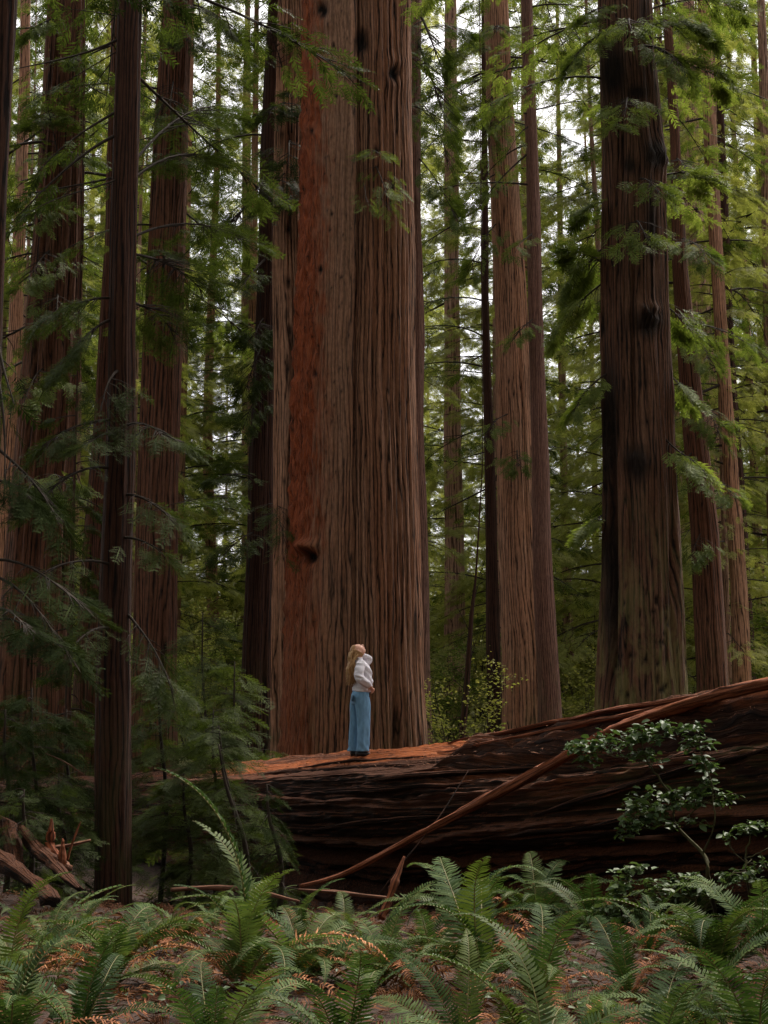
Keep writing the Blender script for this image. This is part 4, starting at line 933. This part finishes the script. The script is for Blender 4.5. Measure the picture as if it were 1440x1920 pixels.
def build_ferns():
    rng = np.random.RandomState(77)
    green = [frond_mesh(k, rng).mesh('frond', [M['fern'], M['rachis']]) for k in range(8)]
    yel = [frond_mesh(k + 2, rng).mesh('frond', [M['fern2'], M['rachis']]) for k in range(4)]
    dead = [frond_mesh(k, rng, True).mesh('dead_frond', [M['fern_dead'], M['rachis_dead']]) for k in range(4)]
    tall = frond_mesh(3, rng).mesh('tall_frond', [M['fern'], M['rachis']])
    def fern(p, size, nf, nd, label, group='sword ferns in front of the log', g=None):
        root = empty('sword_fern', p, rng.rand() * 6.28); tag(root, label, 'fern', group)
        root.rotation_euler[0] = rng.uniform(-.12, .12)
        for j in range(nf + nd):
            isd = j >= nf
            me = dead[rng.randint(4)] if isd else (yel[rng.randint(4)] if rng.rand() < .18 else green[rng.randint(8)])
            o = obj('dead_frond' if isd else 'frond', me, root)
            inner = (j % 3 == 0)
            o.rotation_euler = (rng.uniform(-.25, .25), rng.uniform(-.4, -.05) if inner else rng.uniform(-.05, .38), 2 * math.pi * (j * .382 + rng.uniform(-.04, .04)))
            s = size * rng.uniform(.72, 1.08); o.scale = (s, s * rng.uniform(.9, 1.1), s)
        return root
    for px, py, s, nf, nd, l in FERNS:
        p = ground_at(px, py); f = fern(p, s * (.88 if s < 1 else .98), nf, int(nd * 2.4) + 2, l)
        if 'one very tall' in l:
            o = obj('frond', tall, f); o.rotation_euler = (.0, -.30, R(168) - f.rotation_euler[2]); o.scale = (1.3, .55, 1.45)
    for k, (px, py, s) in enumerate(FRONT):
        p = ground_at(px, py); where = 'left' if px < 480 else ('middle' if px < 960 else 'right')
        fern(p, s * .8, 11, 4, f'sword fern cut by the bottom edge of the picture, {where} third', f'sword ferns along the bottom edge, {where} third')

def build_litter():
    rng = np.random.RandomState(8); mb = MB(); n = 15000
    Y = 6.5 + 20 * rng.rand(n) ** 1.3; X = rng.uniform(-.34, .34, n) * Y; Z = gz(X, Y) + .012
    pos = np.stack([X, Y, Z + rng.rand(n) * .03], -1); a = rng.rand(n) * 6.28
    xd = np.stack([np.cos(a), np.sin(a), rng.randn(n) * .25], -1); up = np.array([0, 0, 1.0]) + rng.randn(n, 3) * .5
    V = np.array([[0, -.03, 0], [.5, -.07, .05], [1, 0, -.03], [.5, .07, .06]]); Q = np.array([[0, 1, 2, 3]])
    place_sprays(mb, pos, xd, up, rng.uniform(.04, .20, n), [(V, Q)], rng, 0)
    m2 = 2600; Y = 8 + 16 * rng.rand(m2); X = rng.uniform(-.3, .3, m2) * Y
    place_sprays(mb, np.stack([X, Y, gz(X, Y) + .02], -1), np.stack([np.cos(np.arange(m2) * 2.4), np.sin(np.arange(m2) * 2.4), .15 + rng.rand(m2) * .5], -1), np.array([0, 0, 1.0]) + rng.randn(m2, 3) * .4, rng.uniform(.1, .28, m2), SPR, rng, 0)
    tag(obj('leaf_litter', mb.mesh('leaf_litter', [M['litter']])), 'dry orange-brown fern bits and leaves scattered over the forest floor', 'leaf litter', kind='stuff')
    # litter lying on the log top
    P = LOG['P']; th = LOG['th']; mb = MB(); I = np.where((th > .9) & (th < 1.7))[0]; J = np.where((LOG['X'] > -5) & (LOG['X'] < 4.5))[0]
    n = 2600; q = P[rng.choice(J, n), rng.choice(I, n)] + [0, 0, .012]; a = rng.rand(n) * 6.28
    place_sprays(mb, q, np.stack([np.cos(a), np.sin(a), rng.randn(n) * .2], -1), np.array([0, 0, 1.0]) + rng.randn(n, 3) * .3, rng.uniform(.03, .11, n), [(V, Q)], rng, 0)
    tag(obj('needle_litter', mb.mesh('needle_litter', [M['rachis_dead']])), 'dry needles and twigs strewn on top of the fallen log', 'leaf litter', kind='stuff')
    # small ground greens
    mb = MB(); n = 2400; Y = 7 + 14 * rng.rand(n) ** 1.2; X = rng.uniform(-.3, .3, n) * Y; k = vn(X * .7, Y * .7, 0, 91) > -.15; X, Y = X[k], Y[k]; n = len(X)
    leaf_cloud(mb, np.stack([X, Y, gz(X, Y) + .03 + .12 * rng.rand(n)], -1), .06, rng)
    tag(obj('ground_cover', mb.mesh('ground_cover', [M['huckle']])), 'low small-leaved greenery between the ferns', 'ground cover', kind='stuff')

def build_shrubs():
    S = shrub_from_photo
    S('leafy_shrub', 'broad-leaved shrub spreading layered grey-green leaves in front of the log at right', 'shrub', (1345, 1735), 16.6,
      [[(1330, 1650, 0, .022), (1318, 1600, 0, .02), (1268, 1548, .1, .016), (1262, 1500, .1, .013), (1232, 1455, 0, .011), (1210, 1420, 0, .009), (1200, 1385, 0, .006)],
       [(1318, 1600, 0, .012), (1340, 1540, -.2, .009), (1330, 1460, -.2, .007), (1310, 1400, -.1, .005)],
       [(1210, 1420, 0, .007), (1150, 1418, -.1, .006), (1090, 1405, -.1, .004)], [(1262, 1510, .1, .008), (1200, 1530, 0, .006), (1165, 1548, 0, .004)], [(1200, 1390, 0, .006), (1290, 1365, .1, .004), (1320, 1420, .1, .003)], [(1268, 1548, .1, .008), (1330, 1500, 0, .006), (1370, 1490, 0, .004)]],
      [(1090, 1398, 40, 12, 60), (1160, 1385, 45, 14, 80), (1215, 1372, 45, 16, 80), (1270, 1362, 40, 12, 60), (1300, 1395, 30, 10, 40), (1200, 1415, 50, 12, 60), (1110, 1425, 25, 14, 40), (1310, 1425, 28, 10, 40),
       (1235, 1500, 55, 16, 100), (1200, 1525, 45, 18, 90), (1290, 1490, 40, 10, 60), (1330, 1450, 25, 14, 40), (1185, 1560, 30, 10, 30), (1250, 1545, 50, 10, 50), (1360, 1500, 18, 14, 30), (1310, 1470, 30, 8, 30)], .085, 1)
    S('broadleaf_plant', 'clump of pale oval-leaved plants between the big fern and the leafy shrub', 'plant', (1170, 1790), 15.5,
      [[(1170, 1740, 0, .012), (1165, 1690, 0, .01), (1180, 1640, 0, .006)], [(1165, 1700, 0, .008), (1220, 1660, 0, .005)], [(1170, 1740, 0, .008), (1120, 1700, 0, .005)]],
      [(1170, 1650, 22, 18, 50), (1200, 1625, 18, 10, 30), (1150, 1700, 35, 22, 90), (1210, 1710, 35, 20, 80), (1130, 1740, 30, 16, 50), (1225, 1665, 25, 15, 40)], .085, 2)
    S('broadleaf_plant', 'clump of pale oval-leaved plants under the leafy shrub', 'plant', (1310, 1760), 15.8,
      [[(1310, 1720, 0, .012), (1300, 1670, 0, .01), (1290, 1650, 0, .006)], [(1310, 1720, 0, .008), (1350, 1660, 0, .005)]],
      [(1280, 1650, 40, 14, 80), (1330, 1660, 30, 16, 60), (1380, 1640, 30, 14, 50), (1260, 1680, 30, 12, 50)], .08, 3)
    S('edge_shrub', 'sparse leafy shrub at the right edge beneath the log', 'shrub', (1425, 1740), 16.2,
      [[(1400, 1650, 0, .012), (1400, 1600, 0, .01), (1410, 1550, 0, .006)], [(1400, 1610, 0, .007), (1440, 1590, 0, .005)], [(1400, 1620, 0, .006), (1370, 1590, 0, .004)]],
      [(1400, 1550, 30, 9, 50), (1440, 1552, 25, 8, 30), (1425, 1640, 25, 18, 60), (1380, 1560, 20, 6, 20)], .075, 4)
    # dark conifer saplings between the slim trunk and the log
    sapling('conifer_sapling', 'dark bushy conifer sapling right behind the slim dark trunk', 24.2, 300, 1620, 1250, 46, 1.15, 26, 41, .36, 'needle_dark')
    sapling('conifer_sapling', 'dark drooping conifer sapling overhanging the left end of the log', 23.4, 400, 1640, 1330, 44, 1.05, 26, 42, .34, 'needle_dark')
    sapling('conifer_sapling', 'shaded conifer sapling low down between the two darker ones', 22.8, 345, 1650, 1450, 34, .9, 26, 43, .32, 'needle_dark')
    sapling('conifer_sapling', 'tall sparse conifer sapling behind the log, left of the shadowed redwood', 31, 380, 1480, 1150, 50, 1.5, 13, 44, .4, 'needle_dark')
    sapling('conifer_sapling', 'conifer sapling with tangled bare twigs left of the shadowed redwood', 30, 440, 1450, 1240, 34, 1.1, 12, 45, .4, 'needle_dark')
    sapling('conifer_sapling', 'broad dark conifer sapling hiding the left end of the orange log top', 22.6, 455, 1660, 1360, 30, .75, 28, 53, .28, 'needle_dark', lean=-45)
    sapling('hanging_sapling', 'small grey-green conifer sapling drooping in front of the black log face', 19.8, 520, 1680, 1470, 26, .55, 30, 46, .2, 'needle_near', lean=-20, droop=1.2)
    sapling('hanging_sapling', 'arching sapling with curled tips beside the left end of the log', 20.4, 470, 1640, 1395, 18, .5, 22, 47, .2, 'needle_near', lean=-60, droop=1.0)
    sapling('young_conifer', 'bushy young conifer left of the slim dark trunk', 23, 60, 1560, 1290, 40, 1.25, 26, 48, .34, 'needle_near')
    sapling('young_conifer', 'young conifer with fine twigs beside the half hidden redwood', 25, 125, 1560, 1330, 32, 1.0, 22, 49, .34, 'needle_near')
    sapling('young_conifer', 'low young conifer at the left edge above the root mound', 21.5, 10, 1560, 1330, 36, 1.1, 28, 50, .3, 'needle_near')
    sapling('young_conifer', 'dark low conifer in front of the root mound at far left', 18.9, 45, 1640, 1480, 22, .6, 30, 52, .22, 'needle_dark')
    sapling('young_conifer', 'low shaded conifer between the stump and the log', 22, 110, 1600, 1450, 26, .9, 24, 51, .3, 'needle_dark')
    models = [under_model(0, M['leaf_yellow'], M['twig']), under_model(1, M['needle_far'], M['twig']), under_model(2, M['leaf_yellow'], M['twig_moss'], nleaf=1700), under_model(3, M['needle_mid'], M['twig'])]
    spots = [(360, 52, 1, .9, 'green understory shrub in the gap left of the shadowed redwood'), (420, 60, 0, 1.1, 'yellow-green understory shrub in the gap left of the shadowed redwood'), (395, 45, 3, .7, 'dark understory shrub in the gap left of the shadowed redwood'), (135, 60, 1, 1.0, 'understory shrub seen left of the half hidden redwood'),
             (826, 48, 3, .75, 'dark understory shrub against the right edge of the central giant'), (850, 58, 2, .8, 'thin-leaved shrub beneath the pale straight redwood'), (900, 75, 0, 1.6, 'tall yellow understory shrub behind the black thin trunk'),
             (935, 66, 0, 1.3, 'yellow shrub between the black thin trunk and the leaning redwood'), (1090, 60, 2, 1.3, 'sparse yellow-green shrub in the bright gap'), (1110, 72, 0, 1.6, 'large yellow-green shrub in the bright gap'), (1065, 85, 0, 1.7, 'distant yellow-green shrub in the bright gap'),
             (1095, 46, 2, .8, 'low twiggy shrub at the bottom of the bright gap'), (1300, 60, 1, 1.3, 'green shrub beside the foot of the massive mossy trunk'), (1420, 52, 3, 1.1, 'dark green shrub right of the far dark trunk'), (1290, 80, 0, 1.5, 'yellowish shrub beyond the massive mossy trunk'), (1430, 75, 1, 1.6, 'tall green shrub at the right edge beyond the log'),
             (800, 70, 1, 1.5, 'tall green shrub right of the central giant'), (340, 85, 0, 1.7, 'distant yellow-green shrub behind the dusky redwood'), (20, 70, 1, 1.6, 'green shrub at the far left beyond the pleated redwood'), (870, 39, 2, .75, 'leafy twigs around the crooked dead sapling'), (1075, 95, 0, 2.3, 'farthest tall yellow-green shrub in the bright gap'), (1112, 88, 1, 2.2, 'tall green shrub at the right side of the bright gap'), (835, 92, 0, 2.3, 'farthest tall yellow-green shrub right of the central giant'), (905, 96, 0, 2.2, 'far yellow-green shrub behind the black thin trunk, beyond the nearer one'), (870, 84, 1, 2.1, 'far green shrub behind the crooked dead sapling'), (400, 95, 0, 2.2, 'farthest yellow-green shrub in the gap left of the shadowed redwood'), (440, 75, 0, 1.5, 'distant yellow-green shrub beside the shadowed redwood')]
    rng = np.random.RandomState(6)
    for px, Y, k, s, l in spots:
        x = (px - 720) / FPX * Y; o = obj('understory_shrub', models[k], None, (x, Y, float(gz(x, Y)) - .05)); o.scale = (s, s, s); o.rotation_euler[2] = rng.rand() * 6.28; tag(o, l, 'shrub', 'understory shrubs beyond the log')
# ------------------------------------------------------------------ the woman
def loft(secs, n=20, m=6):
    """secs: (x, y, z, rx, ry) horizontal ellipses -> (rows, n, 3)"""
    S = spline(secs, (len(secs) - 1) * m + 1); th = np.linspace(0, 2 * np.pi, n, endpoint=False)
    return np.stack([S[:, 0:1] + S[:, 3:4] * np.cos(th), S[:, 1:2] + S[:, 4:5] * np.sin(th), np.repeat(S[:, 2:3], n, 1)], -1)

def add_closed(mb, G, m=0):
    i = mb.grid(G, None, m); mb.cap(i[0][::-1], m); mb.cap(i[-1], m)

def path(mb, pts, n=14, m=4, flat=1.0):
    """pts (x,y,z,r)"""
    S = spline(pts, (len(pts) - 1) * m + 1); G, _ = tube_grid(S[:, :3], S[:, 3], n, flat); add_closed(mb, G)

def remesh(o, v, sm=6):
    r = o.modifiers.new('r', 'REMESH'); r.mode = 'VOXEL'; r.voxel_size = v; r.use_smooth_shade = True
    s = o.modifiers.new('s', 'SMOOTH'); s.factor = .5; s.iterations = sm

def build_haze():
    me = bpy.data.meshes.new('haze'); V = [(x, y, z) for x in (-190, 190) for y in (-45, 178) for z in (-1.5, 60)]
    me.from_pydata(V, [], [(0, 1, 3, 2), (4, 6, 7, 5), (0, 4, 5, 1), (2, 3, 7, 6), (0, 2, 6, 4), (1, 5, 7, 3)]); me.update()
    m = bpy.data.materials.new('haze'); m.use_nodes = True; nt = m.node_tree; nt.nodes.clear(); out = nt.nodes.new('ShaderNodeOutputMaterial'); v = nt.nodes.new('ShaderNodeVolumePrincipled')
    v.inputs['Color'].default_value = (.97, .96, .86, 1); v.inputs['Density'].default_value = .0003; v.inputs['Anisotropy'].default_value = .3; nt.links.new(v.outputs[0], out.inputs['Volume']); me.materials.append(m)
    tag(obj('haze', me), 'thin pale forest haze', kind='stuff')

def build_person():
    foot = Vector(at_log(676, 1417)); foot.z = LOGTOP(676, foot)
    base = foot
    root = empty('person', base, R(14)); root.scale = (1.0, 1.0, 1.0)
    tag(root, 'woman in pale sweater and wide blue jeans standing on the log, looking up', 'person')
    skin = plain('skin', (.62, .33, .24), .5, .06, 8, .05); sweat = plain('sweater_knit', (.60, .57, .62), .9, .10, 60, .5, dist=.006)
    hairm = leaf_mat('blonde_hair', (.20, .095, .035), (.42, .23, .095), (.62, .42, .22), .1, .45, .4, .0); denim = plain('blue_denim', (.135, .27, .43), .85, .22, 26, .3, (1, 1, .3)); shoe = plain('black_shoe', (.012, .012, .014), .5, .2)
    pocket = plain('dark_denim_pocket', (.055, .12, .20), .85, .2, 26)  # back pocket in a darker denim
    part = lambda n, mb, mat: obj(n, mb.mesh(n, [mat]), root)
    # x forward, y left (away from the camera), z up; the figure leans back a little
    mb = MB()
    add_closed(mb, loft([(-.01, 0, .86, .095, .14), (-.0, 0, 1.0, .09, .125), (.01, 0, 1.12, .09, .12), (.02, 0, 1.25, .105, .135), (.0, 0, 1.36, .10, .16), (-.02, 0, 1.42, .06, .10), (-.025, 0, 1.46, .05, .055)]))
    path(mb, [(-.02, 0, 1.40, .058), (-.03, 0, 1.46, .053), (-.045, 0, 1.52, .052), (-.055, 0, 1.56, .055)])
    for s in (-1, 1):
        path(mb, [(-.01, s * .07, .90, .062), (.0, s * .085, .70, .068), (.01, s * .088, .48, .052), (-.005, s * .088, .30, .048), (-.03, s * .09, .09, .036)])
        path(mb, [(-.06, s * .09, .05, .035), (.0, s * .092, .045, .034), (.09, s * .096, .03, .03), (.13, s * .098, .025, .02)], flat=.8)
    # near arm: hand on the hip; far arm: hand behind the neck
    path(mb, [(-.03, -.14, 1.385, .05), (-.07, -.20, 1.27, .043), (-.085, -.235, 1.17, .037), (.02, -.215, 1.09, .032), (.10, -.18, 1.045, .024)])
    path(mb, [(.0, .15, 1.37, .05), (.08, .145, 1.385, .041), (.155, .15, 1.445, .034), (.10, .12, 1.485, .028), (.01, .075, 1.51, .022)])
    def hand(w, d, up, sidev):
        w, d, up, sidev = (np.array(v, float) for v in (w, d, up, sidev)); d /= np.linalg.norm(d); sidev /= np.linalg.norm(sidev)
        path(mb, [(*w, .024), (*(w + d * .035), .030), (*(w + d * .075), .032), (*(w + d * .09), .02)], flat=.55)
        for k, (o, l) in enumerate([(-.027, .062), (-.009, .075), (.009, .07), (.027, .055)]):
            p = w + d * .075 + sidev * o; path(mb, [(*p, .0095), (*(p + d * l * .45), .009), (*(p + d * l * .75 - up * l * .28), .0082), (*(p + d * l * .8 - up * l * .6), .007)], n=8)
        p = w + d * .02 + sidev * -.026; path(mb, [(*p, .012), (*(p + d * .03 - sidev * .03), .011), (*(p + d * .055 - sidev * .035 - up * .012), .008)], n=8)
    hand((.10, -.18, 1.045), (.55, .45, -.65), (.4, -.8, .2), (.7, -.2, .6))
    hand((.01, .075, 1.51), (-.9, -.3, -.05), (.1, .5, .3), (0, -.2, 1))
    # head: tilted back, face to the upper right
    T = R(60); fd = np.array([math.cos(T), 0, math.sin(T)]); hu = np.array([-math.sin(T), 0, math.cos(T)]); hc = np.array([-.04, 0, 1.575])
    th = np.linspace(0, 2 * np.pi, 72, endpoint=False); ph = np.linspace(.02, np.pi - .02, 52)
    dirs = np.stack([np.sin(ph)[:, None] * np.cos(th), np.sin(ph)[:, None] * np.sin(th), np.repeat(np.cos(ph)[:, None], 72, 1)], -1)
    A, Bq, Cc = dirs[..., 0], dirs[..., 1], dirs[..., 2]
    X = A * .092; Yv = Bq * .073; Z = Cc * .108
    jaw = np.clip(-Cc, 0, 1); X = X * (1 - .12 * jaw) + .018 * jaw; Yv = Yv * (1 - .32 * jaw ** 1.5)
    g = lambda z0, y0, sz, sy: np.exp(-((Z - z0) / sz) ** 2 - ((Yv - y0) / sy) ** 2) * (A > 0)
    X = X + .032 * g(-.022, 0, .016, .011) + .012 * g(.0, 0, .022, .009) - .006 * g(.012, 0, .01, .03) + .006 * g(.03, 0, .014, .045) + .010 * g(-.052, 0, .006, .020) + .009 * g(-.064, 0, .006, .017) - .004 * g(-.058, 0, .003, .02) + .014 * g(-.092, 0, .014, .02)
    X = X - .010 * (g(.008, .03, .011, .014) + g(.008, -.03, .011, .014))
    H = hc + X[..., None] * fd + Yv[..., None] * np.array([0, 1, 0]) + Z[..., None] * hu; add_closed(mb, H[::-1])
    for s in (-1, 1): path(mb, [(*(hc + np.array([0, s * .072, 0]) + hu * z + fd * x), .011) for x, z in ((-.0, -.03), (-.012, -.01), (-.012, .012), (.0, .018))], n=8)
    body = part('body', mb, skin); remesh(body, .0055, 3)
    mb = MB()
    for s in (-1, 1):
        c = hc + fd * .079 + hu * .008 + np.array([0, s * .03, 0])
        path(mb, [(*(c - np.array([0, s * .012, 0])), .003), (*c, .0055), (*(c + np.array([0, s * .012, 0])), .003)], n=8)
    part('eyes', mb, plain('dark_lashes', (.03, .02, .015), .4))
    mb = MB(); c = hc + fd * .095 - hu * .057; path(mb, [(*(c + [0, -.018, 0]), .003), (*c, .0065), (*(c + [0, .018, 0]), .003)], n=8); part('lips', mb, plain('lips', (.5, .17, .15), .5))
    # sweater with loose folded sleeves
    mb = MB()
    add_closed(mb, loft([(.02, 0, .955, .125, .162), (.02, 0, .975, .142, .175), (.03, 0, 1.04, .146, .178), (.045, 0, 1.12, .136, .17), (.045, 0, 1.22, .124, .165), (.04, 0, 1.29, .118, .168), (.01, 0, 1.36, .10, .17), (-.015, 0, 1.41, .075, .125), (-.022, 0, 1.445, .062, .072), (-.026, 0, 1.475, .062, .066)], 26))
    path(mb, [(-.025, -.13, 1.385, .07), (-.06, -.185, 1.29, .074), (-.08, -.225, 1.20, .076), (-.06, -.235, 1.145, .072), (.01, -.215, 1.10, .062), (.065, -.20, 1.065, .052), (.10, -.18, 1.045, .036)], m=6)
    path(mb, [(.0, .12, 1.345, .075), (.08, .14, 1.375, .068), (.15, .155, 1.42, .056), (.175, .15, 1.458, .046), (.12, .12, 1.487, .046), (.055, .095, 1.505, .04), (.02, .08, 1.51, .034)], m=6)
    V = np.concatenate(mb.V)
    f = .010 * np.sin(V[:, 2] * 62 + V[:, 0] * 40 + 3 * vn(V[:, 0] * 9, V[:, 1] * 9, V[:, 2] * 9, 3)) * (.4 + .6 * (vn(V[:, 0] * 6, V[:, 1] * 6, V[:, 2] * 6, 5) > -.1)); cdir = V - np.array([.02, 0, 0]); cdir[:, 2] = 0; cdir /= np.linalg.norm(cdir, axis=1, keepdims=True) + 1e-6
    mb.V = [V + cdir * f[:, None]]; sw = part('sweater', mb, sweat); remesh(sw, .008, 3)
    # wide jeans
    mb = MB()
    add_closed(mb, loft([(-.005, 0, .78, .125, .165), (-.012, 0, .86, .135, .175), (-.005, 0, .93, .13, .165), (.01, 0, 1.0, .115, .14), (.015, 0, 1.03, .112, .135)], 26))
    for s, dx in ((-1, .032), (1, -.05)):
        add_closed(mb, loft([(-.025 + dx, s * .105, .075, .10, .085), (-.018 + dx, s * .102, .18, .097, .082), (-.012 + dx, s * .098, .38, .097, .08), (-.004 + dx * .8, s * .092, .58, .104, .084), (-.004 + dx * .5, s * .088, .76, .12, .09), (-.008, s * .08, .88, .122, .09)], 26))
    V = np.concatenate(mb.V); f = .012 * vn(V[:, 0] * 22, V[:, 1] * 22, V[:, 2] * 4, 3) * np.clip((.9 - V[:, 2]) * 2, 0, 1) + .008 * np.sin(V[:, 2] * 45 + V[:, 0] * 50) * np.clip((.35 - V[:, 2]) * 4, 0, 1); cd = V * [1, 1, 0]; cd /= np.linalg.norm(cd, axis=1, keepdims=True) + 1e-6
    mb.V = [V + cd * f[:, None]]; je = part('jeans', mb, denim); remesh(je, .008, 3)
    mb = MB(); G, _ = tube_grid([(-.150, -.105, .82), (-.152, -.10, .87), (-.142, -.098, .905)], [.05, .055, .05], 10, .22); add_closed(mb, G)
    bk = part('back_pocket', mb, pocket)
    for s, dx in ((-1, .01), (1, -.03)):
        mb = MB(); path(mb, [(-.10 + dx, s * .096, .035, .04), (-.03 + dx, s * .096, .045, .047), (.06 + dx, s * .1, .035, .042), (.11 + dx, s * .1, .028, .028)], flat=.9); part('shoe', mb, shoe)
    # long fair hair
    rng = np.random.RandomState(4); mb = MB()
    cap_ = hc + (dirs[..., 0] * .102 - .012)[..., None] * fd + (dirs[..., 1] * .086)[..., None] * np.array([0, 1, 0]) + (dirs[..., 2] * .113 + .010)[..., None] * hu
    back = (dirs[..., 0] < .05) | ((dirs[..., 2] > .62) & (dirs[..., 0] < .55))
    Pc = cap_.copy(); Pc[~back] = (hc + (cap_ - hc) * .72)[~back]; add_closed(mb, Pc[::-1])
    for k in range(190):
        y = rng.uniform(-.085, .085); s0 = hc + hu * rng.uniform(-.03, .10) - fd * rng.uniform(.03, .10) + np.array([0, y, 0])
        if k % 5 == 0: s0 = hc + hu * rng.uniform(.02, .08) - fd * rng.uniform(.02, .05) + np.array([0, -.078, 0])
        zt = rng.uniform(1.08, 1.24); w = rng.randn(3) * .012; xe = rng.uniform(-.225, -.12)
        q = rng.uniform(0, 6.3); wv = lambda i: .014 * math.sin(q + i * 1.9)
        pts = [(*s0, .008), (s0[0] * .6 - .075 + w[0], y * 1.05, 1.47, .009), (-.14 + w[1] + (xe + .16) * .4 + wv(1), y * 1.1, 1.39, .009), (xe + w[2] * .6 + .02 + wv(2), y * 1.15 + w[0], 1.31, .009), (xe + .02 + wv(3), y * 1.15 + w[1], 1.24, .008), (xe + .03 + wv(4), y * 1.1 + w[0], (1.24 + zt) / 2 - .03, .006), (xe + .02 + wv(5), y * 1.1, zt - .04, .002)]
        path(mb, pts, n=6, m=4, flat=.7)
    part('hair', mb, hairm)
    return root

def LOGTOP(px, p):
    P = LOG['P'].reshape(-1, 3); d = (P[:, 0] - p.x) ** 2 + (P[:, 1] - p.y) ** 2; i = np.where(d < .12 ** 2)[0]
    return float(np.percentile(P[i, 2], 75)) if len(i) else p.z

# ------------------------------------------------------------------ world, sun, camera
def build_world():
    sc = bpy.context.scene; w = bpy.data.worlds.new('World'); sc.world = w; w.use_nodes = True; nt = w.node_tree; bg = nt.nodes['Background']
    s = nt.nodes.new('ShaderNodeTexSky'); s.sky_type = 'NISHITA'; s.sun_disc = False; s.sun_elevation = R(SUN_EL); s.sun_rotation = R(SUN_ROT); s.dust_density = 3.0; s.air_density = 1.0
    hs = nt.nodes.new('ShaderNodeHueSaturation'); hs.inputs['Saturation'].default_value = .07; hs.inputs['Value'].default_value = 1.0
    nt.links.new(s.outputs[0], hs.inputs['Color'])
    tc = nt.nodes.new('ShaderNodeTexCoord'); n = nt.nodes.new('ShaderNodeTexNoise'); n.inputs['Scale'].default_value = 3; n.inputs['Detail'].default_value = 6; nt.links.new(tc.outputs['Generated'], n.inputs[0])
    r = ramp(nt, n.outputs[0], [(.3, (.8, .82, .9)), (.7, (1.15, 1.12, 1.12))])
    c = mixc(nt, 1.0, hs.outputs[0], r.outputs[0], 'MULTIPLY'); c = mixc(nt, 1.0, c, (1.03, 1.0, .95), 'MULTIPLY'); nt.links.new(c, bg.inputs[0]); bg.inputs[1].default_value = SKY
    l = bpy.data.lights.new('sun', 'SUN'); l.energy = SUN; l.angle = R(SUN_ANG); l.color = (1, .91, .78); o = bpy.data.objects.new('sun', l); C.objects.link(o)
    # sun_rotation in the sky is measured clockwise from +Y
    d = Vector((math.sin(R(SUN_ROT)) * math.cos(R(SUN_EL)), math.cos(R(SUN_ROT)) * math.cos(R(SUN_EL)), math.sin(R(SUN_EL))))
    o.rotation_euler = d.to_track_quat('Z', 'Y').to_euler()
    cam = bpy.data.cameras.new('camera'); co = bpy.data.objects.new('camera', cam); C.objects.link(co); co.location = (0, 0, CAMZ); co.rotation_euler = (R(90) + PITCH, 0, 0)
    cam.sensor_fit = 'HORIZONTAL'; cam.sensor_width = 24; cam.lens = FPX / 1440 * 24; cam.clip_start = .1; cam.clip_end = 3000; sc.camera = co
    vs = sc.view_settings; vs.view_transform = 'Standard'; vs.look = 'None'; vs.exposure = EXPO; vs.gamma = 1; sc.render.engine = 'CYCLES'
    cy = sc.cycles; cy.max_bounces = 5; cy.diffuse_bounces = 3; cy.glossy_bounces = 2; cy.transmission_bounces = 3; cy.transparent_max_bounces = 4; cy.use_denoising = True; cy.denoiser = 'OPENIMAGEDENOISE'
    cy.use_adaptive_sampling = True; cy.adaptive_threshold = .015; cy.volume_bounces = 1; cy.caustics_reflective = False; cy.caustics_refractive = False; cy.sample_clamp_indirect = 4
    sc.render.film_transparent = False

SUN_EL, SUN_ROT, SUN, SUN_ANG, SKY, EXPO = 56, 40, 2.6, 14, .15, 1.12
build_world()
build_ground()
build_trees()
build_background()
build_grove_behind()
build_log()
build_debris()
build_shrubs()
build_ferns()
build_litter()
build_person()
